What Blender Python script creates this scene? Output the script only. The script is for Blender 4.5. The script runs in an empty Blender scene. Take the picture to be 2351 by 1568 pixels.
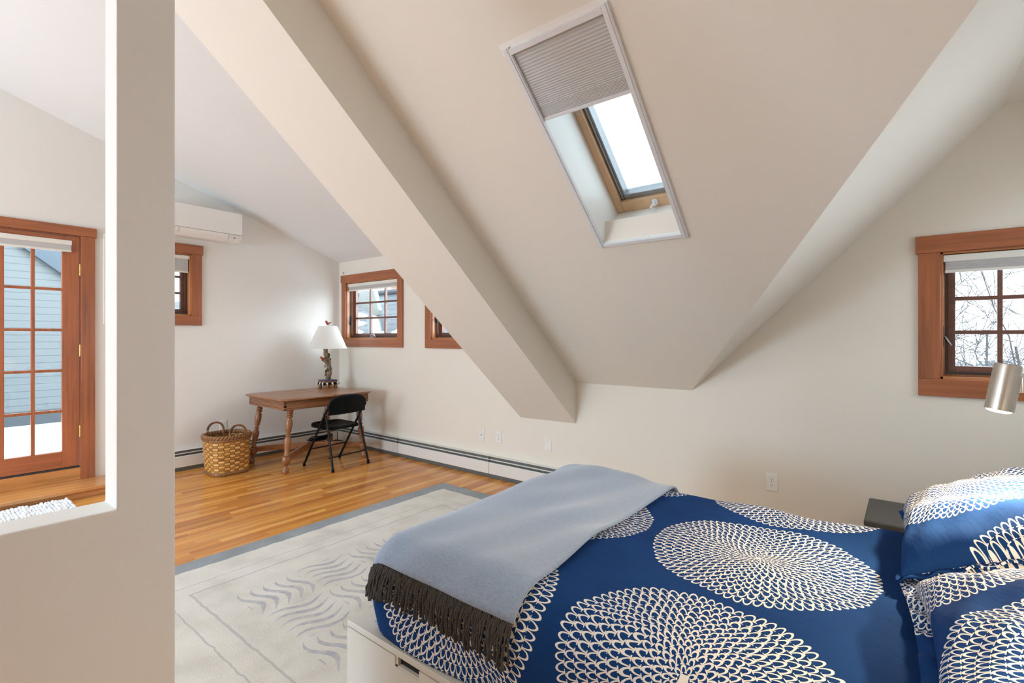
import bpy, bmesh, math, random
from mathutils import Vector, Matrix
random.seed(7)
S = bpy.context.scene
COL = S.collection
PI = math.pi
sin, cos = math.sin, math.cos
V = Vector

# ------------------------------------------------------------------ mesh builder
class MB:
    def __init__(self):
        self.bm = bmesh.new(); self.uv = None
    def face(self, vs, m=0):
        try:
            f = self.bm.faces.new(vs); f.material_index = m; return f
        except ValueError:
            return None
    def hexa(self, p, m=0):
        v = [self.bm.verts.new(q) for q in p]
        for f in ((0,3,2,1),(4,5,6,7),(0,1,5,4),(1,2,6,5),(2,3,7,6),(3,0,4,7)):
            self.face([v[i] for i in f], m)
        return self
    def box(self, x0, x1, y0, y1, z0, z1, m=0):
        x0,x1 = min(x0,x1),max(x0,x1); y0,y1 = min(y0,y1),max(y0,y1); z0,z1 = min(z0,z1),max(z0,z1)
        return self.hexa([(x0,y0,z0),(x1,y0,z0),(x1,y1,z0),(x0,y1,z0),(x0,y0,z1),(x1,y0,z1),(x1,y1,z1),(x0,y1,z1)], m)
    def obox(self, c, ax, ay, az, hx, hy, hz, m=0):
        c=V(c); ax=V(ax).normalized()*hx; ay=V(ay).normalized()*hy; az=V(az).normalized()*hz
        return self.hexa([c-ax-ay-az,c+ax-ay-az,c+ax+ay-az,c-ax+ay-az,c-ax-ay+az,c+ax-ay+az,c+ax+ay+az,c-ax+ay+az], m)
    def bar(self, a, b, w, h, up=(0,0,1), m=0):
        a=V(a); b=V(b); d=(b-a); u=V(up); s=d.cross(u).normalized(); u=s.cross(d).normalized()
        return self.obox((a+b)/2, d, s, u, d.length/2, w/2, h/2, m)
    def prism(self, pts, vec, m=0):
        vec=V(vec); a=[self.bm.verts.new(p) for p in pts]; b=[self.bm.verts.new(V(p)+vec) for p in pts]
        self.face(a[::-1],m); self.face(b,m); n=len(a)
        for i in range(n): self.face([a[i],a[(i+1)%n],b[(i+1)%n],b[i]],m)
        return self
    def rings(self, rings, closed=True, cap=True, m=0):
        R=[[self.bm.verts.new(p) for p in r] for r in rings]
        for i in range(len(R)-1):
            n=len(R[i])
            for j in range(n if closed else n-1):
                self.face([R[i][j],R[i][(j+1)%n],R[i+1][(j+1)%n],R[i+1][j]],m)
        if cap:
            self.face(R[0][::-1],m); self.face(R[-1],m)
        return self
    def tube(self, path, r, segs=8, cap=True, m=0, flat=1.0):
        P=[V(p) for p in path]; n=len(P); rr=r if isinstance(r,(list,tuple)) else [r]*n
        out=[]; u=None
        for i in range(n):
            d=(P[min(i+1,n-1)]-P[max(i-1,0)])
            if d.length<1e-9: d=V((0,0,1))
            d.normalize()
            if u is None:
                u=V((0,0,1)) if abs(d.z)<.9 else V((1,0,0))
            u=(u-d*u.dot(d))
            if u.length<1e-6: u=d.orthogonal()
            u.normalize(); w=d.cross(u)
            out.append([P[i]+(u*cos(2*PI*k/segs)+w*sin(2*PI*k/segs)*flat)*rr[i] for k in range(segs)])
        return self.rings(out,True,cap,m)
    def lathe(self, prof, p0=(0,0,0), p1=(0,0,1), segs=20, cap=True, m=0):
        p0=V(p0); d=V(p1)-p0; L=d.length; d.normalize()
        u=d.orthogonal().normalized(); w=d.cross(u)
        return self.rings([[p0+d*(t*L)+(u*cos(2*PI*k/segs)+w*sin(2*PI*k/segs))*max(r,1e-5) for k in range(segs)] for r,t in prof],True,cap,m)
    def grid(self, fn, us, vs, uvfn=None, m=0):
        if uvfn and self.uv is None: self.uv=self.bm.loops.layers.uv.new('UVMap')
        G=[[self.bm.verts.new(fn(u,v)) for v in vs] for u in us]
        for i in range(len(us)-1):
            for j in range(len(vs)-1):
                f=self.face([G[i][j],G[i+1][j],G[i+1][j+1],G[i][j+1]],m)
                if f and uvfn:
                    for l,(a,b) in zip(f.loops,((i,j),(i+1,j),(i+1,j+1),(i,j+1))): l[self.uv].uv=uvfn(us[a],vs[b])
        return self
    def ball(self, c, rx, ry=None, rz=None, m=0, rot=None, nu=12, nv=8):
        ry=ry or rx; rz=rz or rx; c=V(c); R=rot or Matrix.Identity(3)
        return self.rings([[c+R@V((rx*sin(t)*cos(2*PI*k/nu),ry*sin(t)*sin(2*PI*k/nu),rz*cos(t))) for k in range(nu)] for t in [PI*(.02+.96*i/nv) for i in range(nv+1)]],True,True,m)
    def build(self, name, mats, parent=None, bevel=0, smooth=True, weld=False, angle=35, sub=0):
        bm=self.bm
        if weld: bmesh.ops.remove_doubles(bm, verts=bm.verts[:], dist=1e-5)
        bmesh.ops.recalc_face_normals(bm, faces=bm.faces[:])
        if parent is not None:
            off=parent.matrix_world.translation if False else WL[parent.name]
            bmesh.ops.translate(bm, verts=bm.verts[:], vec=-off)
        me=bpy.data.meshes.new(name); bm.to_mesh(me); bm.free()
        for mt in (mats if isinstance(mats,(list,tuple)) else [mats]): me.materials.append(mt)
        if smooth and len(me.polygons):
            me.polygons.foreach_set('use_smooth',[True]*len(me.polygons)); me.set_sharp_from_angle(angle=math.radians(angle))
        o=bpy.data.objects.new(name,me); COL.objects.link(o)
        if parent is not None: o.parent=parent; WL[o.name]=WL[parent.name]
        else: WL[o.name]=V((0,0,0))
        if bevel:
            b=o.modifiers.new('bevel','BEVEL'); b.width=bevel; b.segments=2; b.limit_method='ANGLE'; b.angle_limit=math.radians(40); b.harden_normals=False
        if sub:
            b=o.modifiers.new('sub','SUBSURF'); b.levels=sub; b.render_levels=sub
        return o
WL={}
def tag(o,label=None,cat=None,group=None,kind=None):
    if label: o['label']=label
    if cat: o['category']=cat
    if group: o['group']=group
    if kind: o['kind']=kind
    return o
def thing(name,loc,label=None,cat=None,group=None,kind=None):
    o=bpy.data.objects.new(name,None); COL.objects.link(o); o.location=loc; WL[o.name]=V(loc); o.empty_display_size=.1
    return tag(o,label,cat,group,kind)
def rebase(o,loc):
    loc=V(loc); o.data.transform(Matrix.Translation(-loc)); o.location=loc; WL[o.name]=loc; return o
def copy_tree(o,parent=None,delta=None):
    c=o.copy(); COL.objects.link(c)
    if parent: c.parent=parent
    for ch in list(o.children): copy_tree(ch,c)
    if delta: c.location=V(o.location)+V(delta)
    return c

# ------------------------------------------------------------------ materials
class NT:
    def __init__(self,name):
        self.mat=bpy.data.materials.new(name); self.mat.use_nodes=True
        self.t=self.mat.node_tree; self.t.nodes.clear()
        self.out=self.t.nodes.new('ShaderNodeOutputMaterial'); self.b=self.t.nodes.new('ShaderNodeBsdfPrincipled')
        self.t.links.new(self.b.outputs[0],self.out.inputs[0])
    def n(self,typ,**kw):
        x=self.t.nodes.new(typ)
        for k,v in kw.items(): setattr(x,k,v)
        return x
    def link(self,a,b): self.t.links.new(a,b)
    def set(self,sock,v):
        if hasattr(v,'is_output'): self.link(v,sock)
        else: sock.default_value=v
    def m(self,op,a,b=0.0,c=None,clamp=False):
        x=self.n('ShaderNodeMath',operation=op); x.use_clamp=clamp
        self.set(x.inputs[0],a)
        if len(x.inputs)>1: self.set(x.inputs[1],b)
        if c is not None: self.set(x.inputs[2],c)
        return x.outputs[0]
    def coord(self,which='Object'): return self.n('ShaderNodeTexCoord').outputs[which]
    def mapping(self,vec,scale=(1,1,1),loc=(0,0,0),rot=(0,0,0)):
        x=self.n('ShaderNodeMapping'); self.link(vec,x.inputs[0]); x.inputs['Scale'].default_value=scale; x.inputs['Location'].default_value=loc; x.inputs['Rotation'].default_value=rot
        return x.outputs[0]
    def noise(self,vec,scale=5,detail=3,rough=.5,out=0):
        x=self.n('ShaderNodeTexNoise'); self.link(vec,x.inputs['Vector']); x.inputs['Scale'].default_value=scale; x.inputs['Detail'].default_value=detail; x.inputs['Roughness'].default_value=rough
        return x.outputs[out]
    def ramp(self,fac,stops):
        x=self.n('ShaderNodeValToRGB'); self.link(fac,x.inputs[0]); e=x.color_ramp.elements
        while len(e)<len(stops): e.new(.5)
        for i,(p,c) in enumerate(stops): e[i].position=p; e[i].color=(*c,1)
        return x.outputs[0]
    def mix(self,f,a,b):
        x=self.n('ShaderNodeMix',data_type='RGBA'); self.set(x.inputs[0],f)
        self.set(x.inputs[6],(*a,1) if isinstance(a,tuple) else a); self.set(x.inputs[7],(*b,1) if isinstance(b,tuple) else b)
        return x.outputs[2]
    def bump(self,h,strength=.3,dist=.002):
        x=self.n('ShaderNodeBump'); self.link(h,x.inputs['Height']); x.inputs['Strength'].default_value=strength; x.inputs['Distance'].default_value=dist
        self.link(x.outputs[0],self.b.inputs['Normal'])
    def fin(self,color=None,rough=.5,metal=0,**kw):
        if color is not None: self.set(self.b.inputs['Base Color'],(*color,1) if isinstance(color,tuple) else color)
        self.set(self.b.inputs['Roughness'],rough); self.b.inputs['Metallic'].default_value=metal
        for k,v in kw.items(): self.b.inputs[k.replace('_',' ')].default_value=v
        return self.mat
def plain(name,c,rough=.5,metal=0,var=.06,scale=30,**kw):
    t=NT(name); f=t.noise(t.coord(),scale,3)
    return t.fin(t.ramp(f,[(.3,tuple(x*(1-var) for x in c)),(.7,tuple(min(1,x*(1+var)) for x in c))]),rough,metal,**kw)
def paint(name,c):
    t=NT(name); f=t.noise(t.coord(),1.3,2); t.bump(t.noise(t.coord(),260,2),.08,.0006)
    return t.fin(t.ramp(f,[(.3,tuple(x*.985 for x in c)),(.7,c)]),.6)
def wood(name,c,axis,dark=.62,rough=.38,scale=1.0):
    t=NT(name); sc=[38*scale]*3; sc[axis]=1.6*scale
    v=t.mapping(t.coord(),tuple(sc)); f=t.noise(v,1.0,5,.6); g=t.noise(t.mapping(t.coord(),(2,2,2)),1,2)
    f=t.m('ADD',t.m('MULTIPLY',f,.75),t.m('MULTIPLY',g,.25))
    t.bump(f,.08,.001)
    return t.fin(t.ramp(f,[(.32,tuple(x*dark for x in c)),(.5,c),(.68,tuple(min(1,x*1.22) for x in c))]),rough,0,Coat_Weight=.25,Coat_Roughness=.2)
M={}
M['wall']=paint('wall_paint',(.80,.775,.72))
M['ceil']=paint('ceiling_paint',(.79,.745,.665))
M['backwall']=paint('warm_lit_back_wall',(.80,.75,.655))  # wall cream with the warm lamp light put into the colour
M['leftwall']=paint('cool_lit_left_wall',(.81,.79,.75))  # wall cream with the cooler alcove light put into the colour
M['postcool']=paint('cool_lit_partition',(.765,.76,.735))  # same cream, greyed to carry the dimmer, cooler light on the post
M['ceilcool']=paint('cool_lit_dormer_ceiling',(.79,.81,.81))  # ceiling cream whitened to carry the bluish light in the dormer
M['white']=plain('white_plastic',(.82,.81,.78),.35,var=.01)
M['heater']=plain('white_enamel',(.76,.75,.71),.35,var=.015)
M['dark']=plain('dark_gap',(.035,.037,.036),.6)
M['slot']=plain('heater_slot_grey',(.11,.12,.115),.5)
for i,ax in enumerate('xyz'):
    M['fir'+ax]=wood('fir_along_'+ax,(.36,.115,.042),i)
    M['firlight'+ax]=wood('light_fir_along_'+ax,(.50,.20,.075),i)
    M['door'+ax]=wood('door_fir_along_'+ax,(.40,.125,.047),i)
    M['table'+ax]=wood('table_oak_along_'+ax,(.30,.125,.048),i,.5,.33)
M['pine']=plain('roof_window_pine',(.62,.40,.235),.4,0,.05,9)
M['step']=wood('step_oak',(.56,.25,.075),1,.6,.22)
M['brass']=plain('brass',(.62,.42,.13),.35,1,.05)
for i,ax in enumerate('xyz'): M['sash'+ax]=wood('sash_wood_along_'+ax,(.15,.062,.042),i)  # fir darkened, backlit shade of the sashes is in the colour
M['steel']=plain('brushed_steel',(.60,.57,.52),.32,1,.04)
M['chrome']=plain('chrome',(.75,.75,.75),.12,1,.02)
M['alu']=plain('white_aluminium',(.72,.73,.75),.4,0,.02)
M['greymetal']=plain('grey_metal',(.30,.31,.32),.4,.6,.04)
M['black']=plain('black_enamel',(.0035,.004,.005),.42,0,.1,Specular_IOR_Level=.1)
M['blacktube']=plain('black_tube',(.006,.0065,.008),.45,0,.1,Specular_IOR_Level=.2)
M['bronze']=plain('dark_bronze',(.05,.045,.045),.4,.6,.1)
M['shade_top']=plain('blind_rail_cream',(.78,.77,.70),.5,0,.01)
M['shade_fab']=plain('blind_fabric',(.52,.51,.50),.8,0,.02,Sheen_Weight=.2)
M['nightstand']=plain('charcoal_laminate',(.050,.047,.043),.45,0,.04)
M['bed']=plain('white_bed_lacquer',(.62,.59,.53),.4,0,.01)
M['hole']=plain('dark_inside',(.012,.011,.011),.9)
def glass(nm='window_glass',tint=(.93,.96,.97,1)):
    t=NT(nm); t.t.nodes.remove(t.b)
    a=t.n('ShaderNodeBsdfTransparent'); a.inputs[0].default_value=tint
    g=t.n('ShaderNodeBsdfGlossy'); g.inputs['Roughness'].default_value=.02
    x=t.n('ShaderNodeMixShader'); x.inputs[0].default_value=.05
    t.link(a.outputs[0],x.inputs[1]); t.link(g.outputs[0],x.inputs[2]); t.link(x.outputs[0],t.out.inputs[0])
    return t.mat
M['glass']=glass()
M['roofglass']=glass('roof_window_glass',(.48,.51,.52,1))
def emis(name,c,s):
    t=NT(name); t.b.inputs['Emission Color'].default_value=(*c,1); t.b.inputs['Emission Strength'].default_value=s
    return t.fin((.8,.8,.8),.5)
M['bulb']=emis('lit_bulb',(1,.82,.58),30)

def floor_mat():
    t=NT('oak_strip_floor'); s=t.n('ShaderNodeSeparateXYZ'); t.link(t.coord(),s.inputs[0]); x,y=s.outputs[0],s.outputs[1]
    W=.057
    i=t.m('FLOOR',t.m('DIVIDE',x,W)); fx=t.m('FRACT',t.m('DIVIDE',x,W))
    w1=t.n('ShaderNodeTexWhiteNoise',noise_dimensions='1D'); t.link(i,w1.inputs['W'])
    yy=t.m('ADD',t.m('DIVIDE',y,.78),t.m('MULTIPLY',w1.outputs[0],7.3)); j=t.m('FLOOR',yy); fy=t.m('FRACT',yy)
    cmb=t.n('ShaderNodeCombineXYZ'); t.link(i,cmb.inputs[0]); t.link(j,cmb.inputs[1])
    w2=t.n('ShaderNodeTexWhiteNoise',noise_dimensions='3D'); t.link(cmb.outputs[0],w2.inputs['Vector'])
    off=t.n('ShaderNodeVectorMath',operation='MULTIPLY_ADD'); t.link(cmb.outputs[0],off.inputs[0]); off.inputs[1].default_value=(3.1,7.7,0); t.link(t.coord(),off.inputs[2])
    g=t.noise(t.mapping(off.outputs[0],(55,2.2,1)),1,5,.62)
    g2=t.noise(t.mapping(off.outputs[0],(16,.9,1)),1,3,.5)
    tone=t.ramp(w2.outputs[0],[(0,(.47,.165,.027)),(.25,(.64,.255,.046)),(.6,(.75,.34,.070)),(.88,(.83,.43,.11)),(1,(.42,.135,.022))])
    gr=t.ramp(t.m('ADD',t.m('MULTIPLY',g,.6),t.m('MULTIPLY',g2,.4)),[(.30,(.34,.27,.22)),(.43,(.82,.78,.74)),(.6,(1.08,1.08,1.08))])
    mm=t.n('ShaderNodeMix',data_type='RGBA',blend_type='MULTIPLY'); mm.inputs[0].default_value=1; t.link(tone,mm.inputs[6]); t.link(gr,mm.inputs[7])
    e=t.m('MAXIMUM',t.m('LESS_THAN',fx,.025),t.m('LESS_THAN',fy,.003))
    c=t.mix(t.m('MULTIPLY',e,.6),mm.outputs[2],(.12,.04,.012))
    t.bump(t.m('SUBTRACT',t.m('MULTIPLY',g,.15),e),.15,.0008)
    return t.fin(c,.25,0,Coat_Weight=.15,Coat_Roughness=.12,Specular_IOR_Level=.4)
M['floor']=floor_mat()

def disc_fabric(name,x0,y0,px,py,R,rings=13,bumpy=.35,CELLS=1.28):
    """navy cotton printed with white discs made of rings of drop-shaped loops; uv is the cloth laid flat in metres"""
    t=NT(name); uv=t.n('ShaderNodeUVMap',uv_map='UVMap').outputs[0]
    nz=t.n('ShaderNodeTexNoise'); t.link(uv,nz.inputs['Vector']); nz.inputs['Scale'].default_value=9; nz.inputs['Detail'].default_value=2
    d=t.n('ShaderNodeVectorMath',operation='MULTIPLY_ADD'); t.link(nz.outputs['Color'],d.inputs[0]); d.inputs[1].default_value=(.03,.03,0); t.link(uv,d.inputs[2])
    s=t.n('ShaderNodeSeparateXYZ'); t.link(d.outputs[0],s.inputs[0])
    def loc(c,o,p):
        q=t.m('DIVIDE',t.m('SUBTRACT',c,o+.015),p)
        return t.m('MULTIPLY',t.m('SUBTRACT',t.m('FRACT',t.m('ADD',q,.5)),.5),p)
    lx=loc(s.outputs[0],x0,px); ly=loc(s.outputs[1],y0,py)
    r=t.m('SQRT',t.m('ADD',t.m('MULTIPLY',lx,lx),t.m('MULTIPLY',ly,ly)))
    th=t.m('ADD',t.m('DIVIDE',t.m('ARCTAN2',ly,lx),2*PI),.5)
    P=.78
    q=t.m('MULTIPLY',t.m('POWER',t.m('DIVIDE',r,R),P),float(rings))
    k=t.m('FLOOR',q); v=t.m('FRACT',q)
    ncell=t.m('FLOOR',t.m('ADD',t.m('MULTIPLY',t.m('ADD',k,.5),2*PI*P*CELLS),1.0))
    stag=t.m('MULTIPLY',t.m('ABSOLUTE',t.m('MODULO',k,2.0)),.5)
    uq=t.m('ADD',t.m('MULTIPLY',th,ncell),stag); u=t.m('FRACT',uq)
    cid=t.n('ShaderNodeCombineXYZ'); t.link(t.m('FLOOR',uq),cid.inputs[0]); t.link(k,cid.inputs[1])
    wc=t.n('ShaderNodeTexWhiteNoise',noise_dimensions='2D'); t.link(cid.outputs[0],wc.inputs['Vector'])
    a=t.m('MULTIPLY',t.m('SUBTRACT',u,.5),2.0)
    # an arch: its outline is printed white, the field inside and outside stays navy
    a2=t.m('MULTIPLY',a,a); e=t.m('ADD',a2,t.m('MULTIPLY',v,v))
    line=t.m('ADD',t.m('SUBTRACT',.60,t.m('MULTIPLY',t.m('MINIMUM',t.m('DIVIDE',k,float(rings)),1.0),.33)),t.m('MULTIPLY',t.m('SUBTRACT',wc.outputs[0],.5),.16))
    inner=t.m('SUBTRACT',1.0,line)
    av=t.m('MULTIPLY',t.m('SUBTRACT',v,.02),1.0)
    ei=t.m('ADD',t.m('DIVIDE',a2,.72),t.m('MULTIPLY',t.m('MULTIPLY',av,av),1.28))
    outl=t.m('MULTIPLY',t.m('LESS_THAN',e,1.0),t.m('GREATER_THAN',t.m('MULTIPLY',ei,1.0),t.m('ADD',.28,t.m('MULTIPLY',inner,.62))))
    foot=t.m('MULTIPLY',t.m('LESS_THAN',v,t.m('MULTIPLY',line,.26)),t.m('GREATER_THAN',t.m('ABSOLUTE',a),.30))
    inside=t.m('LESS_THAN',q,float(rings))
    white=t.m('MULTIPLY',inside,t.m('MAXIMUM',outl,foot))
    core=t.m('LESS_THAN',q,.8)
    white=t.m('MAXIMUM',white,core)
    wv=t.noise(uv,700,1); nb=t.noise(uv,2.5,2)
    navy=t.ramp(nb,[(.3,(.006,.033,.125)),(.7,(.009,.045,.165))])
    c=t.mix(white,navy,(.74,.725,.69))
    wr=t.noise(t.mapping(uv,(5,26,1),rot=(0,0,.9)),1,3,.55); wr2=t.noise(uv,14,3)
    h=t.m('ADD',t.m('ADD',t.m('MULTIPLY',wr,1.0),t.m('MULTIPLY',wr2,.6)),t.m('MULTIPLY',wv,.03))
    t.bump(h,bumpy,.012)
    return t.fin(c,.9,0,Specular_IOR_Level=.10)
M['duvet']=disc_fabric('navy_disc_print',-.405,1.135,.745,.725,.345)
M['sham']=disc_fabric('navy_disc_print_sham',0,0,.675,.90,.30,14,.3)
def throw_mat():
    t=NT('grey_blue_wool'); f=t.noise(t.coord(),450,2); g=t.noise(t.coord(),5,3); w=t.noise(t.mapping(t.coord(),(60,220,60)),1,3)
    c=t.ramp(t.m('ADD',t.m('MULTIPLY',f,.55),t.m('MULTIPLY',w,.45)),[(.3,(.185,.245,.345)),(.7,(.30,.385,.51))])
    t.bump(t.m('ADD',t.m('MULTIPLY',g,3.0),f),.25,.004)
    return t.fin(c,.95,0,Sheen_Weight=.5)
M['throw']=throw_mat()
M['fringe']=plain('dark_fringe_yarn',(.052,.047,.043),.95,0,.75,420)
def rug_mat():
    t=NT('rug_wool'); s=t.n('ShaderNodeSeparateXYZ'); t.link(t.coord(),s.inputs[0])
    wob=t.noise(t.coord(),9,2); wb=t.m('MULTIPLY',t.m('SUBTRACT',wob,.5),.03)
    x=t.m('ADD',s.outputs[0],wb); y=t.m('ADD',s.outputs[1],wb)
    mott=t.noise(t.coord(),5,4); fine=t.noise(t.coord(),160,2)
    base=t.ramp(t.m('ADD',t.m('MULTIPLY',mott,.7),t.m('MULTIPLY',fine,.3)),[(.3,(.50,.465,.40)),(.5,(.62,.59,.525)),(.7,(.69,.66,.60))])
    sx,sy=s.outputs[0],s.outputs[1]
    X0,X1,Y0,Y1=RUG
    inb=t.m('MINIMUM',t.m('MINIMUM',t.m('SUBTRACT',x,X0+.135),t.m('SUBTRACT',X1-.135,x)),t.m('MINIMUM',t.m('SUBTRACT',y,Y0+.135),t.m('SUBTRACT',Y1-.135,y)))
    border=t.m('LESS_THAN',inb,0.0)
    gb=t.ramp(mott,[(.3,(.15,.17,.185)),(.7,(.24,.265,.28))])
    c=t.mix(border,base,gb)
    # two thin frame lines
    def line(d,at,w): return t.m('LESS_THAN',t.m('ABSOLUTE',t.m('SUBTRACT',d,at)),w)
    thin=t.m('MAXIMUM',line(inb,.20,.004),line(inb,.31,.006))
    c=t.mix(t.m('MULTIPLY',thin,.55),c,(.30,.28,.30))
    # basket-weave squares of tapering wavy strokes
    CS=.33
    gx=t.m('DIVIDE',t.m('SUBTRACT',sx,-2.78),CS); gy=t.m('DIVIDE',t.m('SUBTRACT',sy,1.13),CS)
    ix=t.m('FLOOR',gx); iy=t.m('FLOOR',gy); ux=t.m('FRACT',gx); uy=t.m('FRACT',gy)
    par=t.m('ABSOLUTE',t.m('MODULO',t.m('ADD',ix,iy),2.0))
    def pick(a,b): return t.m('ADD',t.m('MULTIPLY',a,par),t.m('MULTIPLY',b,t.m('SUBTRACT',1.0,par)))
    a=pick(ux,uy); l=pick(uy,ux)
    ph=t.m('ADD',t.m('MULTIPLY',a,5.0),t.m('MULTIPLY',t.m('SINE',t.m('MULTIPLY',l,7.5)),.42))
    st=t.m('ABSOLUTE',t.m('SUBTRACT',t.m('FRACT',ph),.5))
    wd=t.m('MULTIPLY',t.m('SUBTRACT',t.m('SINE',t.m('MULTIPLY',l,PI)),.12),.27)
    stroke=t.m('LESS_THAN',st,wd)
    inx=t.m('MULTIPLY',t.m('GREATER_THAN',gx,0.0),t.m('LESS_THAN',gx,3.0)); iny=t.m('MULTIPLY',t.m('GREATER_THAN',gy,0.0),t.m('LESS_THAN',gy,4.0))
    fade=t.ramp(t.noise(t.coord(),30,2),[(.35,(.45,.45,.45)),(.65,(.9,.9,.9))])
    stroke=t.m('MULTIPLY',t.m('MULTIPLY',t.m('MULTIPLY',stroke,inx),iny),fade)
    c=t.mix(stroke,c,(.33,.315,.37))
    t.bump(t.m('ADD',fine,t.m('MULTIPLY',mott,1.5)),.4,.004)
    return t.fin(c,.95,0,Sheen_Weight=.3)
RUG=(-3.40,-.55,.55,3.235)
M['rug']=rug_mat()
def weave_mat():
    t=NT('woven_splint'); uv=t.n('ShaderNodeUVMap',uv_map='UVMap').outputs[0]
    s=t.n('ShaderNodeSeparateXYZ'); t.link(uv,s.inputs[0])
    i=t.m('FLOOR',s.outputs[0]); j=t.m('FLOOR',s.outputs[1])
    odd=t.m('ABSOLUTE',t.m('MODULO',t.m('ADD',i,j),2.0))
    cb=t.n('ShaderNodeCombineXYZ'); t.link(i,cb.inputs[0]); t.link(j,cb.inputs[1])
    wn=t.n('ShaderNodeTexWhiteNoise',noise_dimensions='2D'); t.link(cb.outputs[0],wn.inputs['Vector'])
    fu=t.m('FRACT',s.outputs[0]); fv=t.m('FRACT',s.outputs[1])
    gap=t.m('MAXIMUM',t.m('LESS_THAN',fv,.10),t.m('MULTIPLY',odd,t.m('GREATER_THAN',t.m('ABSOLUTE',t.m('SUBTRACT',fu,.5)),.40)))
    lite=t.ramp(wn.outputs[0],[(0,(.62,.32,.075)),(.5,(.76,.43,.115)),(1,(.86,.54,.19))]); drk=t.ramp(wn.outputs[0],[(0,(.30,.12,.03)),(1,(.48,.23,.06))])
    c=t.mix(odd,lite,drk); c=t.mix(t.m('MULTIPLY',gap,.85),c,(.05,.018,.006))
    t.bump(t.m('SUBTRACT',t.m('MULTIPLY',t.m('SINE',t.m('MULTIPLY',fv,PI)),t.m('SUBTRACT',1.3,odd)),gap),.6,.006)
    return t.fin(c,.5)
M['weave']=weave_mat()
M['wicker']=plain('brown_wicker',(.26,.125,.045),.55,0,.35,60)
M['wickerdark']=plain('dark_wicker',(.09,.045,.02),.5,0,.3,60)

# ------------------------------------------------------------------ geometry of the room (metres; camera stands over 0,0)
YB=3.72; XA=-5.88; XR=.96; YR=-4.0; RIDGE=-.8; TH=.14
def Sz(y): return .976+.845*(YB-y) if y>=RIDGE else .976+.845*(YB-RIDGE)-.845*(RIDGE-y)
def Dz(y): return 2.350+.345*(YB-y) if y>=RIDGE else 2.350+.345*(YB-RIDGE)-.345*(RIDGE-y)
def Gz(x): return min(.976+.99*(x+1.257),2.615)
BX0,BX1=-2.86,-2.255
def lerp(pts,x):
    for (a,b),(c,d) in zip(pts,pts[1:]):
        if a<=x<=c: return b+(d-b)*(x-a)/(c-a) if c>a else b
    return pts[0][1] if x<pts[0][0] else pts[-1][1]
def cells(top,bot,holes,cuts=()):
    """split the strip between two polylines into convex quads, leaving the rectangular holes out"""
    xs=sorted(set([p[0] for p in top]+[p[0] for p in bot]+[h[0] for h in holes]+[h[1] for h in holes]+list(cuts)))
    lo,hi=top[0][0],top[-1][0]; out=[]
    for a,b in zip(xs,xs[1:]):
        if b-a<1e-6 or a<lo-1e-6 or b>hi+1e-6: continue
        e=1e-7; seg=[]
        hs=sorted([h for h in holes if h[0]<=a+1e-6 and h[1]>=b-1e-6],key=lambda h:h[2])
        cur=(lerp(bot,a+e),lerp(bot,b-e))
        for h in hs:
            seg.append((cur,(h[2],h[2]))); cur=(h[3],h[3])
        seg.append((cur,(lerp(top,a+e),lerp(top,b-e))))
        for (l0,l1),(h0,h1) in seg:
            if h0-l0>1e-5 or h1-l1>1e-5: out.append((a,b,l0,l1,h0,h1))
    return out
def wall_xz(name,y0,y1,top,holes,mat):
    b=MB(); bot=[(top[0][0],-.12),(top[-1][0],-.12)]
    for a,c,l0,l1,h0,h1 in cells(top,bot,holes):
        b.hexa([(a,y0,l0),(c,y0,l1),(c,y1,l1),(a,y1,l0),(a,y0,h0),(c,y0,h1),(c,y1,h1),(a,y1,h0)])
    return tag(b.build(name,mat,smooth=False),kind='structure')
def wall_yz(name,x0,x1,top,holes,mat):
    b=MB(); bot=[(top[0][0],-.12),(top[-1][0],-.12)]
    for a,c,l0,l1,h0,h1 in cells(top,bot,holes):
        b.hexa([(x0,a,l0),(x1,a,l0),(x1,c,l1),(x0,c,l1),(x0,a,h0),(x1,a,h0),(x1,c,h1),(x0,c,h1)])
    return tag(b.build(name,mat,smooth=False),kind='structure')
def roof_xy(name,fz,top,bot,holes,mat,th=.14,cuts=(),normal=(0,0,1)):
    b=MB(); n=V(normal)*th
    for a,c,l0,l1,h0,h1 in cells(top,bot,holes,cuts):
        P=[V((a,l0,fz(a,l0))),V((c,l1,fz(c,l1))),V((c,h1,fz(c,h1))),V((a,h0,fz(a,h0)))]
        b.hexa(P+[p+n for p in P])
    return tag(b.build(name,mat,smooth=False),kind='structure')

# windows (outer casing limits)
W1=dict(a0=-5.80,a1=-4.565,z0=1.25,z1=2.172)       # by the desk
W2=dict(a0=-4.18,a1=-2.945,z0=1.25,z1=2.172)       # behind the sloping beam
W3=dict(a0=1.36,a1=2.08,z0=1.494,z1=2.337)         # left wall
W4=dict(a0=.045,a1=.93,z0=1.036,z1=1.948)          # gable
CW=.098
def opening(w): return (w['a0']+CW,w['a1']-CW,w['z0']+CW,w['z1']-CW)
SKY=(-1.388,-.932,1.745,2.605)                      # skylight hole in plan
DOOR=(.285,1.087,.20,2.275)                         # door leaf

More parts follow.
